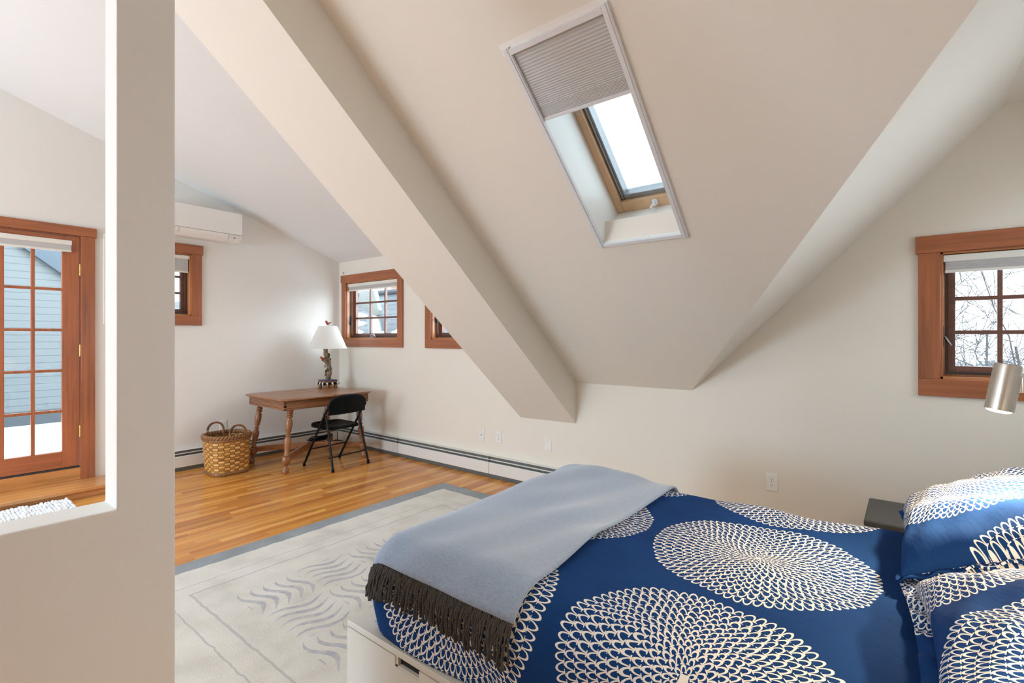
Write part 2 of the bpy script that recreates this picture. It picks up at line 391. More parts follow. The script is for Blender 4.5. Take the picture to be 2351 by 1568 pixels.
b=MB(); b.box(XA-.1,XR+.1,YR-.1,YB+.1,-.12,0); tag(b.build('floor',M['floor'],smooth=False),kind='structure')
top=[(XA-TH,2.45),(-2.87,2.45),(-2.8699,1.10),(-1.257,1.05),(.398,2.70),(XR+TH,2.70)]
wall_xz('wall_back',YB,YB+TH,top,[opening(w) for w in (W1,W2,W4)],M['backwall'])
yt=[(YR,Dz(YR)+.06),(RIDGE,Dz(RIDGE)+.06),(YB+TH,Dz(YB+TH)+.06)]
wall_yz('wall_left',XA-TH,XA,yt,[opening(W3),(DOOR[0]-.03,DOOR[1]+.03,.06,DOOR[3]+.03)],M['leftwall'])
yt=[(YR,Sz(YR)+.06),(RIDGE,Sz(RIDGE)+.06),(1.7,2.76),(YB+TH,2.7)]
W6=dict(a0=2.40,a1=3.52,z0=1.08,z1=2.40)  # added window out of view, brightens the gable and back wall
SWIN=opening(W6)
wall_yz('wall_right',XR,XR+TH,yt,[SWIN],M['wall'])
RW=[(-5.3,-3.1,.3,2.05)]
wall_xz('wall_rear',YR-TH,YR,[(XA-TH,2.9),(BX0,2.9),(BX0+.001,2.2),(XR+TH,2.2)],RW,M['wall'])
# main sloped ceiling with the skylight hole, its far side behind the ridge, the cross gable, the dormer ceiling
RS=[]; RD=[(-5.1,-3.5,-3.0,-1.6)]
roof_xy('ceiling',lambda x,y:Sz(y),[(BX1-.1,YB+.05),(-1.257,YB+.05),(-1.2569,YB),(.398,1.7807),(XR+TH,1.7807)],[(BX1-.1,RIDGE),(XR+TH,RIDGE)],[(SKY[0]-.02,SKY[1]+.02,SKY[2]-.015,SKY[3]+.012)],M['ceil'])
roof_xy('ceiling_far_slope',lambda x,y:Sz(y),[(BX1-.1,RIDGE),(XR+TH,RIDGE)],[(BX1-.1,YR-TH),(XR+TH,YR-TH)],RS,M['ceil'])
roof_xy('ceiling_gable',lambda x,y:Gz(x),[(-1.257,YB+.05),(XR+TH,YB+.05)],[(-1.257,YB),(.398,1.7807),(XR+TH,1.7807)],[],M['ceil'],.10)
roof_xy('ceiling_dormer',lambda x,y:Dz(y),[(XA-TH,YB+.05),(BX0+.1,YB+.05)],[(XA-TH,RIDGE),(BX0+.1,RIDGE)],[],M['ceilcool'])
roof_xy('ceiling_dormer_rear',lambda x,y:Dz(y),[(XA-TH,RIDGE),(BX0+.1,RIDGE)],[(XA-TH,YR-TH),(BX0+.1,YR-TH)],RD,M['ceilcool'])
# sloping boxed beam
b=MB()
def bz(y): return .615+.843*(YB-y)
ys=[RIDGE,.30,.964,YB+.02]
def btop(y): return max(Sz(y),Dz(y))+.12
for y0,y1 in zip(ys,ys[1:]):
    P=[(BX0,y0,bz(y0)),(BX1,y0,bz(y0)+.006),(BX1,y1,bz(y1)+.006),(BX0,y1,bz(y1))]
    T=[(BX0,y0,btop(y0)),(BX1,y0,btop(y0)),(BX1,y1,btop(y1)),(BX0,y1,btop(y1))]
    b.hexa(P+T)
tag(b.build('ceiling_beam',M['ceil'],smooth=False),kind='structure')
b=MB(); b.prism([(BX0,YR,2.0),(BX0,RIDGE,3.9),(BX0,RIDGE,5.0),(BX0,YR,3.2)],(.1,0,0)); tag(b.build('wall_divider',M['wall'],smooth=False),kind='structure')
# partition with the square post and a sill-high opening
XP=-1.65
b=MB()
b.prism([(XP-.113,-1.6,0),(XP-.113,.5165,0),(XP-.113,.5165,3.75),(XP-.113,.3805,3.75),(XP-.113,.3805,.911),(XP-.113,-1.6,.911)],(.113,0,0))
o=b.build('wall_partition',M['postcool'],smooth=False,bevel=.004); tag(o,kind='structure')

# ------------------------------------------------------------------ windows
def mapB(a,d,z): return V((a,YB+d,z))
def mapA(a,d,z): return V((XA-d,a,z))
def mbx(b,mp,a0,a1,d0,d1,z0,z1,m=0):
    p=[mp(a0,d0,z0),mp(a1,d1,z1)]
    return b.box(p[0].x,p[1].x,p[0].y,p[1].y,p[0].z,p[1].z,m)
def window(name,mp,w,cols,rows,label,along):
    a0,a1,z0,z1=w['a0'],w['a1'],w['z0'],w['z1']; i0,i1,k0,k1=opening(w)
    root=thing(name,mp((a0+a1)/2,0,z0),label,'window',kind='structure')
    H=M['fir'+along]; Z=M['firz']; L=M['firlight'+along]; LZ=M['firlightz']
    b=MB(); mbx(b,mp,a0-.012,a1+.012,-.024,.0,k1,z1); b.build('head_casing',H,root,.002)
    b=MB(); mbx(b,mp,a0,a1,-.02,.0,z0,k0); b.build('bottom_casing',H,root,.002)
    for q0,q1 in ((a0,i0),(i1,a1)):
        b=MB(); mbx(b,mp,q0,q1,-.02,.0,k0,k1); b.build('side_casing',Z,root,.002)
    b=MB()
    for q0,q1 in ((i0,i0+.012),(i1-.012,i1)): mbx(b,mp,q0,q1,-.004,TH,k0,k1)
    b.build('side_jamb',LZ,root,.001)
    b=MB(); mbx(b,mp,i0,i1,-.004,TH,k0,k0+.014); mbx(b,mp,i0,i1,-.004,TH,k1-.012,k1); b.build('sill_jamb',L,root,.001)
    b=MB()
    for q0,q1,q2,q3 in ((i0,i0+.03,k0,k1),(i1-.03,i1,k0,k1),(i0+.03,i1-.03,k0,k0+.034),(i0+.03,i1-.03,k1-.03,k1)): mbx(b,mp,q0,q1,.076,.132,q2,q3)
    b.build('window_frame',LZ,root)
    # dark screen frame, then the sash with its glazing bars
    s0,s1,t0,t1=i0+.022,i1-.022,k0+.026,k1-.022
    def frame(d0,d1,f,mat,nm,inset=0):
        b=MB(); A0,A1,B0,B1=s0+inset,s1-inset,t0+inset,t1-inset
        mbx(b,mp,A0,A0+f,d0,d1,B0,B1); mbx(b,mp,A1-f,A1,d0,d1,B0,B1); mbx(b,mp,A0+f,A1-f,d0,d1,B0,B0+f); mbx(b,mp,A0+f,A1-f,d0,d1,B1-f,B1)
        return b,A0+f,A1-f,B0+f,B1-f
    b,*_=frame(.045,.055,.014,None,''); b.build('screen_frame',M['bronze'],root)
    b,A0,A1,B0,B1=frame(.085,.125,.042,None,'',.004)
    for c in range(1,cols): x=A0+(A1-A0)*c/cols; mbx(b,mp,x-.011,x+.011,.09,.12,B0,B1)
    for r in range(1,rows): z=B0+(B1-B0)*r/rows; mbx(b,mp,A0,A1,.0905,.1195,z-.011,z+.011)
    s=b.build('sash',M['sash'+along],root,.0015)
    b=MB(); mbx(b,mp,A0-.004,A1+.004,.103,.107,B0-.004,B1+.004); b.build('glass_pane',M['glass'],s,smooth=False)
    # crank handle on the sill and the lock lever on the side jamb
    c=(i0+i1)/2
    b=MB(); mbx(b,mp,c-.045,c+.045,.012,.04,k0+.014,k0+.034); b.tube([mp(c-.045,.02,k0+.04),mp(c-.01,.012,k0+.052),mp(c+.035,.006,k0+.046),mp(c+.06,.004,k0+.03)],[.009,.016,.017,.012],10); b.build('crank_handle',M['greymetal'],root,.004)
    zl=k0+.24
    b=MB(); mbx(b,mp,i0+.012,i0+.018,.03,.05,zl-.06,zl+.06); b.bar(mp(i0+.02,.04,zl),mp(i0+.045,.008,zl-.05),.012,.007); b.build('lock_lever',M['bronze'],root,.001)
    return root
window('window_1',mapB,W1,3,3,'small red-brown framed window by the desk lamp, three by three panes','x')
window('window_2',mapB,W2,3,3,'red-brown framed window mostly hidden behind the sloping beam','x')
window('window_3',mapA,W3,2,3,'red-brown framed window below the air conditioner, half hidden by the white post','y')
window('window_4',mapB,W4,3,3,'large red-brown framed window at right with bare branches outside','x')
def mapR(a,d,z): return V((XR+d,a,z))
window('added_window_6',mapR,W6,2,2,'added unseen window in the right hand wall, letting in side light','y')
def cell_shade(mp,w,zt,zb,label,d=.006,inset=.012):
    i0,i1,k0,k1=opening(w); i0+=inset; i1-=inset
    root=thing('cellular_shade',mp((i0+i1)/2,d,zb),label,'window shade','folded shades at the tops of the windows and door')
    b=MB(); mbx(b,mp,i0,i1,d,d+.036,k1-.016-.038,k1-.016); b.build('head_rail',M['shade_top'],root,.003)
    b=MB(); z=k1-.054; n=max(5,int((z-zb-.012)/.006)); pts=[]
    for k in range(n+1): pts.append((d+.004+(.005 if k%2 else 0),z-(z-zb-.012)*k/n))
    prof=pts+[(d+.034,q) for _,q in reversed(pts)]
    R=[[mp(a,p,q) for p,q in prof] for a in (i0+.01,i1-.01)]
    b.rings(R,True,True); b.build('pleated_fabric',M['shade_fab'],root,smooth=False)
    b=MB(); mbx(b,mp,i0+.008,i1-.008,d+.002,d+.034,zb,zb+.014); b.build('bottom_rail',M['shade_top'],root,.003)
    return root
cell_shade(mapB,W1,0,1.965,'folded pale shade at top of the small window above the desk lamp')
cell_shade(mapB,W4,0,1.735,'folded pale shade at top of the large right window')
cell_shade(mapA,W3,0,2.043,'grey folded shade in the window under the air conditioner')

# skylight
root=thing('window_5',(-1.16,2.18,Sz(2.18)),'skylight in the sloped ceiling with a half drawn pleated blind','skylight',kind='structure')
nrm=V((0,.645,.764)); dn=V((0,.764,-.645)); ex=V((1,0,0)); SO=V((SKY[0],SKY[2],Sz(SKY[2])))
SW=SKY[1]-SKY[0]; SL=(SKY[3]-SKY[2])/.764
def sp(u,v,n): return SO+ex*u+dn*v+nrm*n
def sbox(b,u0,u1,v0,v1,n0,n1,m=0):
    return b.hexa([sp(u0,v0,n0),sp(u1,v0,n0),sp(u1,v1,n0),sp(u0,v1,n0),sp(u0,v0,n1),sp(u1,v0,n1),sp(u1,v1,n1),sp(u0,v1,n1)],m)
DP=.27
b=MB(); sbox(b,-.05,0,-.05,SL+.05,.0,DP+.10); sbox(b,SW,SW+.05,-.05,SL+.05,.0,DP+.10); sbox(b,0,SW,-.05,0,.0,DP+.10); sbox(b,0,SW,SL,SL+.05,.0,DP+.10)
b.build('shaft_lining',M['white'],root,smooth=False)
b=MB(); f=.045
sbox(b,0,f,0,SL,DP,DP+.075); sbox(b,SW-f,SW,0,SL,DP,DP+.075); sbox(b,f,SW-f,0,f,DP,DP+.075); sbox(b,f,SW-f,SL-.07,SL,DP,DP+.075); b.build('roof_window_frame',M['pine'],root,.003)
b=MB(); g0=.03; e=.045
sbox(b,f,f+g0,e,SL-.07,DP+.03,DP+.09); sbox(b,SW-f-g0,SW-f,e,SL-.07,DP+.03,DP+.09); sbox(b,f,SW-f,e,e+g0,DP+.03,DP+.09); sbox(b,f,SW-f,SL-.07-g0,SL-.07,DP+.03,DP+.09)
sbox(b,f+g0*.3,f+g0*.6,e,SL-.08,DP+.02,DP+.035)
b.build('metal_sash',M['greymetal'],root,.002)
b=MB(); sbox(b,f,SW-f,e,SL-.07,DP+.06,DP+.065); b.build('glass_pane',M['roofglass'],root,smooth=False)
b=MB(); c=SW*.55; sbox(b,c-.016,c+.016,SL-.058,SL-.022,DP-.008,DP); b.tube([sp(c,SL-.04,DP),sp(c-.004,SL-.04,DP-.03),sp(c-.02,SL-.03,DP-.045)],[.008,.009,.007],8); b.tube([sp(c,SL-.04,DP-.03),sp(c+.014,SL-.048,DP-.042)],.007,8); b.build('latch',M['alu'],root,.001)
root=thing('skylight_blind',(-1.16,2.0,Sz(2.0)),'pleated grey blind half drawn across the skylight in white side rails','blind')
for u0 in (-.03,SW):
    b=MB(); sbox(b,u0,u0+.03,-.03,SL+.022,-.016,0); sbox(b,u0+.008,u0+.022,-.03,SL+.022,-.020,-.016)
    b.build('side_rail',M['alu'],root,.0015)
b=MB(); sbox(b,0,SW,-.022,.004,-.016,.0); b.build('top_rail',M['alu'],root,.0015)
b=MB(); sbox(b,0,SW,SL-.002,SL+.02,-.016,.0); b.build('bottom_rail',M['alu'],root,.0015)
b=MB(); VB=(2.0-SKY[2])/.764
vs=[0.004]; st=.0165
while vs[-1]<VB-.075:
    vs.append(vs[-1]+st*.5); st=max(.006,st*.985)
while vs[-1]<VB-.012: vs.append(vs[-1]+.003)
nn=[.004+(.003 if k%2 else 0) for k in range(len(vs))]
R=[[sp(u,v,n-.004) for v,n in zip(vs,nn)]+[sp(u,v,n+.012) for v,n in zip(reversed(vs),reversed(nn))] for u in (.002,SW-.002)]
b.rings(R,True,True); b.build('pleated_fabric',M['shade_fab'],root,smooth=False)
b=MB(); sbox(b,.001,SW-.001,VB-.012,VB+.004,-.004,.014); b.build('pull_bar',M['alu'],root,.002)
b=MB(); c=SW*.40; b.tube([sp(c+.012*cos(2*PI*k/16),VB+.012+.012*sin(2*PI*k/16),.0) for k in range(17)],.0015,6); b.build('pull_ring',M['greymetal'],root)

# ------------------------------------------------------------------ door, step, mat
root=thing('door_1',(XA,.686,.2),'glazed fir door seen through the wall opening, ten visible panes','door',kind='structure')
D0,D1,DZ0,DZ1=DOOR
b=MB(); mbx(b,mapA,D0-.125,D1+.118,-.026,0,DZ1+.012,DZ1+.094); b.build('head_casing',M['firy'],root,.002)
for q0,q1 in ((D0-.113,D0-.012),(D1+.006,D1+.106)):
    b=MB(); mbx(b,mapA,q0,q1,-.02,0,.085,DZ1+.012); b.build('side_casing',M['firz'],root,.002)
b=MB(); mbx(b,mapA,D0-.03,D0-.004,-.004,TH,.06,DZ1+.03); mbx(b,mapA,D1+.004,D1+.03,-.004,TH,.06,DZ1+.03); mbx(b,mapA,D0-.004,D1+.004,-.004,TH,DZ1+.004,DZ1+.03); b.build('door_jamb',M['firz'],root)
b=MB(); mbx(b,mapA,D0-.03,D1+.006,-.012,.03,.085,.192); b.build('bottom_board',M['stepy'] if 'stepy' in M else M['step'],root,.002)
b=MB(); mbx(b,mapA,D0,D1,-.002,.05,.193,.206); b.build('weatherstrip',M['dark'],root)
gl=(D1-.12-3*.187,D1-.12); gz=(.353,2.155)
b=MB()
mbx(b,mapA,D0,gl[0],.0,.045,DZ0+.01,DZ1); mbx(b,mapA,gl[1],D1,.0,.045,DZ0+.01,DZ1)
leaf=b.build('door_stile',M['doorz'],root,.002)
b=MB(); mbx(b,mapA,gl[0],gl[1],.0,.045,DZ0+.01,gz[0]); mbx(b,mapA,gl[0],gl[1],.0,.045,gz[1],DZ1); b.build('door_rail',M['doory'],root,.002)
b=MB()
for k in (1,2): a=gl[0]+.187*k; mbx(b,mapA,a-.013,a+.013,.006,.039,gz[0],gz[1])
for k in range(1,5): z=gz[0]+(gz[1]-gz[0])*k/5; mbx(b,mapA,gl[0],gl[1],.0065,.0385,z-.012,z+.012)
b.build('glazing_bars',M['doorz'],root,.002)
b=MB(); mbx(b,mapA,gl[0],gl[1],.02,.025,gz[0],gz[1]); b.build('glass_pane',M['glass'],root,smooth=False)
for z in (.52,1.25,1.98):
    b=MB(); mbx(b,mapA,D1-.006,D1+.012,-.006,.002,z-.05,z+.05); b.lathe([(.007,0),(.007,1)],mapA(D1+.003,-.008,z-.052),mapA(D1+.003,-.008,z+.052),10); b.lathe([(.009,0),(.009,.08),(.005,.1)],mapA(D1+.003,-.008,z+.048),mapA(D1+.003,-.008,z+.1),10)
    b.build('hinge',M['brass'],root)
root=thing('cellular_shade',mapA(.69,-.03,2.13),'folded cream shade on the glazed door, near its top','window shade','folded shades at the tops of the windows and door')
b=MB(); mbx(b,mapA,.36,1.028,-.034,.0,2.19,2.232); b.build('head_rail',M['shade_top'],root,.003)
b=MB(); mbx(b,mapA,.364,1.024,-.03,.0,2.146,2.19); b.build('pleated_fabric',M['shade_fab'],root)
b=MB(); mbx(b,mapA,.362,1.026,-.032,.0,2.13,2.146); b.build('bottom_rail',M['shade_top'],root,.003)
root=thing('entry_step',(-5.7,.55,0),'wide honey oak step below the glazed door','step')
b=MB(); b.box(XA+.001,-5.475,-.4,1.30,.055,.085); b.build('tread',M['step'],root,.006)
b=MB(); b.box(XA+.001,-5.50,-.4,1.28,0,.055); b.build('riser',M['step'],root,.002)
b=MB()
for i in range(60):
    for j in range(16):
        if random.random()<.95: b.ball((-5.46+.022*(j%16)+random.uniform(0,.008),-.35+.0215*i+random.uniform(0,.008),.018+random.uniform(0,.012)),.015,.014,.014,nu=6,nv=4)
b.box(-5.465,-5.12,-.36,.945,.001,.015)
o=b.build('bath_mat',plain('white_chenille',(.80,.82,.84),.95,0,.03),smooth=True,angle=180); rebase(o,(-5.29,.29,0)); tag(o,'white fluffy mat on the floor in front of the door step','mat')
b=MB(); b.box(XA,XA+.014,1.255,1.62,1.49,2.337); o=b.build('wall_panel',M['white'],bevel=.003); rebase(o,(XA,1.4,1.9)); tag(o,'flat cream panel on left wall, only its edge visible beside the white post','panel')

# ------------------------------------------------------------------ baseboard heaters
def heater(name,mp,a0,a1,label,joints):
    root=thing('baseboard_heater',mp((a0+a1)/2,-.03,0),label,'heater')
    b=MB(); mbx(b,mp,a0,a1,-.012,-.0005,.02,.21); mbx(b,mp,a0,a1,-.05,-.012,.204,.21); b.build('back_plate',M['heater'],root,.002)
    b=MB(); mbx(b,mp,a0,a1,-.045,-.012,.148,.203); b.build('top_slot',M['slot'],root)
    b=MB(); mbx(b,mp,a0,a1,-.060,-.046,.174,.181); b.build('damper_lip',M['heater'],root)
    b=MB(); mbx(b,mp,a0,a1,-.064,-.052,.038,.152); b.build('front_panel',M['heater'],root,.004)
    b=MB(); mbx(b,mp,a0,a1,-.056,-.014,.002,.037); b.build('bottom_slot',M['slot'],root)
    for a in joints:
        b=MB(); mbx(b,mp,a-.0015,a+.0015,-.0652,-.05,.038,.205); b.build('panel_joint',M['slot'],root)
    return root
heater('a',mapA,1.32,YB-.07,'white baseboard heater along left wall behind basket and desk',[2.95])
heater('b',mapB,XA+.07,-1.9,'white baseboard heater along back wall, running from desk corner to the bed',[-3.2,-4.6])

# ------------------------------------------------------------------ wall plates
def plate(mp,a,z,kind,label):
    root=thing('wall_outlet' if kind=='outlet' else 'wall_plate',mp(a,0,z),label,'outlet' if kind=='outlet' else 'wall plate')
    b=MB(); mbx(b,mp,a-.036,a+.036,-.006,0,z-.058,z+.058); b.build('cover_plate',M['white'],root,.003)
    if kind=='outlet':
        for s in (-1,1):
            zc=z+.0195*s; b=MB(); P=[mp(a+.0165*cos(t)*1.0,-.0085,zc+max(-.0125,min(.0125,.0165*sin(t)))) for t in [2*PI*k/20 for k in range(20)]]
            b.prism(P,mp(0,.003,0)-mp(0,0,0)); f=b.build('receptacle',M['white'],root)
            b=MB()
            for da,h in ((-.006,.0045),(.006,.0035)): mbx(b,mp,a+da-.0012,a+da+.0012,-.0092,-.0086,zc+.003-h,zc+.003+h)
            mbx(b,mp,a-.002,a+.002,-.0092,-.0086,zc-.010,zc-.006); b.build('socket_slots',M['dark'],f,smooth=False)
        zs=(0,)
    elif kind=='coax':
        b=MB(); b.lathe([(.006,0),(.006,.7),(.003,1)],mp(a,-.006,z),mp(a,-.016,z),10); b.build('coax_jack',M['greymetal'],root); zs=(-.042,.042)
    else: zs=(-.042,.042)
    for dz in zs:
        b=MB(); b.lathe([(.0032,0),(.003,1)],mp(a,-.006,z+dz),mp(a,-.0075,z+dz),8); b.build('screw',M['greymetal'],root)
plate(mapA,2.295,.402,'outlet','white outlet on left wall above the woven basket')
plate(mapB,-5.37,.385,'outlet','white outlet on the back wall behind folding chair backrest')
plate(mapB,-3.35,.392,'coax','white cable jack plate on back wall, left of an outlet')
plate(mapB,-3.127,.396,'outlet','white outlet on back wall just right of the cable jack plate')
plate(mapB,-2.545,.397,'blank','blank white wall plate near end of the sloping beam')
plate(mapB,-.72,.392,'outlet','white outlet on back wall beyond the bed')
b=MB(); b.tube([(-5.775,YB,2.222),(-5.775,YB-.012,2.218),(-5.775,YB-.014,2.205),(-5.773,YB-.008,2.198)],.003,6); o=b.build('wall_hook',M['bronze']); rebase(o,(-5.775,YB,2.2)); tag(o,'tiny dark hook above the corner of the small window','hook')

# ------------------------------------------------------------------ air conditioner
root=thing('air_conditioner',(XA,1.98,2.4),'white wall-mounted air conditioner high on the left wall','air conditioner')
prof=[(XA,2.40),(XA+.17,2.395),(XA+.215,2.425),(XA+.232,2.47),(XA+.232,2.70),(XA+.225,2.708),(XA,2.71)]
b=MB(); b.prism([(x,1.60,z) for x,z in prof],(0,.80,0)); b.build('body',M['white'],root,.006)
b=MB(); b.prism([(XA+.12,1.66,2.392),(XA+.171,1.66,2.392),(XA+.218,1.66,2.425),(XA+.2345,1.66,2.466),(XA+.2335,1.66,2.468)],(0,.60,0)); b.build('louver_flap',M['white'],root,.001)
b=MB(); b.box(XA+.2325,XA+.2335,1.60,2.40,2.4685,2.4715); 
for y in (1.80,2.262): b.bar((XA+.2345,y,2.468),(XA+.217,y,2.422),.003,.002,(1,0,0))
b.build('seam_lines',M['greymetal'],root,smooth=False)
b=MB()
for k in range(18): b.box(XA+.2322,XA+.2332,2.285+.0055*k,2.288+.0055*k,2.457,2.459+.002*(k%2))
b.box(XA+.222,XA+.2235,2.31,2.335,2.428,2.440); b.box(XA+.226,XA+.227,2.315,2.318,2.446,2.449); b.box(XA+.226,XA+.227,2.328,2.331,2.446,2.449); b.box(XA+.222,XA+.2235,2.352,2.385,2.437,2.439)
b.build('display_marks',M['greymetal'],root,smooth=False)
b=MB(); b.tube([(XA+.19,2.345,2.41),(XA+.2,2.345,2.395)],.006,8); b.build('drain_tab',M['white'],root)

# ------------------------------------------------------------------ rug
b=MB(); x0,x1,y0,y1=RUG; b.box(x0,x1,y0,y1,.001,.013); o=b.build('area_rug',M['rug'],bevel=.004); tag(o,'large cream rug with grey border and wavy stroke squares beside the bed','rug')

# ------------------------------------------------------------------ bed
FX0,FX1,FY0,FY1,FT=-1.664,.60,1.086,2.60,.30
root=thing('drawer_bed',(-.6,1.85,0),'white bed frame with drawers under the navy patterned duvet','bed')
b=MB(); b.box(FX0,FX1,FY0,FY1,FT-.022,FT); b.build('top_board',M['bed'],root,.002)
b=MB(); b.box(FX0,FX0+.02,FY0+.019,FY1,.014,FT-.022); b.build('foot_panel',M['bed'],root,.001)
b=MB(); b.box(FX0+.02,FX1,FY1-.02,FY1,.014,FT-.022); b.build('far_side_panel',M['bed'],root,.001)
b=MB(); b.box(FX0+.02,FX1,FY0+.10,FY0+.12,.014,FT-.022); b.build('drawer_cavity',M['hole'],root)
for xa,xb in ((FX0,-.66),(-.655,.598)):
    c=xa+.347
    d=MB(); z1=FT-.025; hz0,hz1=z1-.034,z1-.0; h0,h1=c-.062,c+.062
    for a0,a1,q0,q1 in ((xa,h0,.016,z1),(h1,xb,.016,z1),(h0,h1,.016,hz0)): d.box(a0,a1,FY0,FY0+.018,q0,q1)
    dr=d.build('drawer',M['bed'],root)
    d=MB(); d.box(h0,h1,FY0+.018,FY0+.03,hz0,z1); d.box(h0,h0+.012,FY0+.004,FY0+.02,hz0,z1); d.box(h0,h1,FY0+.004,FY0+.02,hz0,hz0+.006); d.build('handle_cutout',M['bed'],dr)
    d=MB(); d.box(h0+.012,h1,FY0+.0165,FY0+.0178,hz0+.006,z1); d.build('handle_opening',M['hole'],dr)
b=MB(); b.box(FX1+.001,FX1+.05,FY0-.03,FY1+.03,.014,.98); o=b.build('headboard_panel',M['bed'],bevel=.004); rebase(o,(FX1+.025,1.85,.014)); tag(o,'white upright headboard behind the pillows','headboard')

MT=.612; RR=.135; XE=-1.605+RR; YE=1.105+RR; YF=2.555-RR
def wrapdist(s,t):
    a=max(XE-s,0.); n=max(YE-t,0.); f=max(t-YF,0.); q=n if n>0 else f
    d=math.hypot(a,q); return a,n,f,d
def bedsurf(s,t,off=0,dmax=.385):
    a,n,f,d=wrapdist(s,t); q=-n if n>0 else f
    dx,dy=((-a/d,q/d) if d>1e-9 else (0,0))
    d=min(d,dmax)
    if d<RR*PI/2: h=RR*sin(d/RR); dr=RR*(1-cos(d/RR)); nx=sin(d/RR); nz=cos(d/RR)
    else: h=RR; dr=RR+(d-RR*PI/2); nx=1; nz=0
    p=V((max(s,XE),min(max(t,YE),YF),MT)); 
    side=max(0,d-RR*.6)
    wav=.012*sin(9*s+17*t+1.2*sin(5*t))*min(1,side*5)
    puff=.010*sin(3.1*s+.6)*sin(2.7*t+1)+.006*sin(9*s+4*t)*sin(7*t)+.004*sin(17*s-6*t+sin(9*t))
    nn=V((dx*nx,dy*nx,nz))
    return p+V((dx*h,dy*h,-dr))+nn*(off+wav+puff*(1 if d<.1 else max(0,1-(d-.1)*6)))
def steps(a,b,n): return [a+(b-a)*i/n for i in range(n+1)]
EX=.395
b=MB(); us=steps(XE-EX,.585,116); vs=steps(YE-EX,YF+EX,110)
b.grid(lambda u,v:bedsurf(u,v),us,vs,lambda u,v:(u,v))
o=b.build('duvet',M['duvet'],smooth=True,angle=180); o.modifiers.new('thick','SOLIDIFY').thickness=.012; o.modifiers['thick'].offset=-1
tag(o,'navy duvet printed with large white discs of drop-shaped loops, covering the bed','duvet'); rebase(o,(-.6,1.85,.3))
# throw
def sedge(t): return -.872-.05*max(0,min(1,(t-1.0)/1.5))+.008*sin(6*t)
T0=YE-.140; T1=YF+.16; S0=XE-.30
def thr(q,t,off=.022):
    s=S0+(sedge(t)-S0)*q
    lump=.006*sin(14*q+5*t)*sin(4*t)+.004*sin(23*q-9*t)+.016*math.exp(-((t-2.45)/.16)**2)*sin(PI*min(1,max(0,q)))
    return bedsurf(s,t,off+lump*.8)
root=thing('throw_blanket',(-1.3,1.85,.6),'grey-blue wool throw with dark fringe laid over the foot of the bed','blanket')
b=MB(); b.grid(lambda q,t:thr(q,t),steps(0,1,60),steps(T0,T1,90)); o=b.build('blanket_cloth',M['throw'],root,smooth=True,angle=180); m=o.modifiers.new('thick','SOLIDIFY'); m.thickness=.008; m.offset=0
b=MB()
for i in range(130):
    q=.20+.80*(i+random.uniform(-.2,.2))/130; q=min(1,q); jit=random.uniform(-.012,.012); L=random.uniform(.082,.108); up=random.uniform(-.004,.006)
    P=[]
    for k in range(5):
        e=k/4; p=thr(q,T0-L*e,.023+up*e+.003*sin(e*9+i)); P.append(p+V((jit*e+.002*sin(e*11+i*2.1),0,-.006*e*e)))
    b.tube(P,[.0030,.0040,.0036,.0038,.0044],6)
o=b.build('fringe',M['fringe'],root,smooth=True); tag(o,'dark grey-brown fringe',kind='stuff')
# pillows
def pillow(c,tilt,yaw,A,B,T,uvo,label,flange=.035,ang=.5):
    def UV(a,q):
        a-=uvo[0]; q-=uvo[1]; return (a*cos(ang)-q*sin(ang),a*sin(ang)+q*cos(ang))
    root=thing('bed_pillow',c,label,'pillow','disc-patterned pillows leaning at the head of the bed')
    R=Matrix.Rotation(yaw,3,'Z')@Matrix.Rotation(-tilt,3,'Y')
    c=V(c); n=46
    def f(u,v,s):
        r=(max(0,1-abs(u)**2.6)*max(0,1-abs(v)**2.4))**.38
        ca=1-.07*(1-abs(v)**2)*abs(u)**6-.0; cb=1-.09*(1-abs(u)**2)*abs(v)**6
        x=A*v*cb; y=B*u*ca
        wr=.008*sin(9*u+5*v)*r+.006*sin(17*v-8*u)*r*(1-r*.5)
        z=s*T*r*(1.08 if s>0 else .8)+wr
        return c+R@V((x,y,z))
    b=MB(); g=[-cos(PI*i/n) for i in range(n+1)]
    b.grid(lambda u,v:f(u,v,1),g,g,lambda u,v:UV(B*u*1.06,A*v*1.10))
    b.grid(lambda u,v:f(u,v,-1),g,g,lambda u,v:UV(B*u+.3,A*v))
    o=b.build('pillow_body',M['sham'],root,weld=True,smooth=True,angle=180)
    # piped flange round the seam
    b=MB(); loop=[]
    for k in range(200):
        t=k/200*4; e=int(t); w=-1+2*(t-e); u,v=((w,-1),(1,w),(-w,1),(-1,-w))[e]
        loop.append((u,v))
    def fl(i,o_):
        u,v=loop[i%200]; p=f(u,v,0); k=1+o_/((A+B)/2); q=c+(p-c)*k; return q+R@V((0,0,.006*sin(i*.9)*(1 if o_>0 else 0)))
    b.grid(lambda i,o_:fl(int(i),o_),list(range(201)),[-.01,.012,flange],lambda i,o_:UV(B*loop[int(i)%200][0]*(1.06+o_*3),A*loop[int(i)%200][1]*(1.10+o_*3)))
    o2=b.build('pillow_flange',M['sham'],root,smooth=True,angle=180); m=o2.modifiers.new('thick','SOLIDIFY'); m.thickness=.006
    return root
pillow((.225,2.205,.775),math.radians(25),0,.265,.345,.112,(.075,-.03),'far disc-patterned pillow nearest the back wall, lit warm by the lamp',.018,.20)
pillow((.285,1.480,.715),math.radians(14),math.radians(2),.265,.365,.11,(-.25,.02),'near disc-patterned pillow at the bottom right corner',.045,.41)

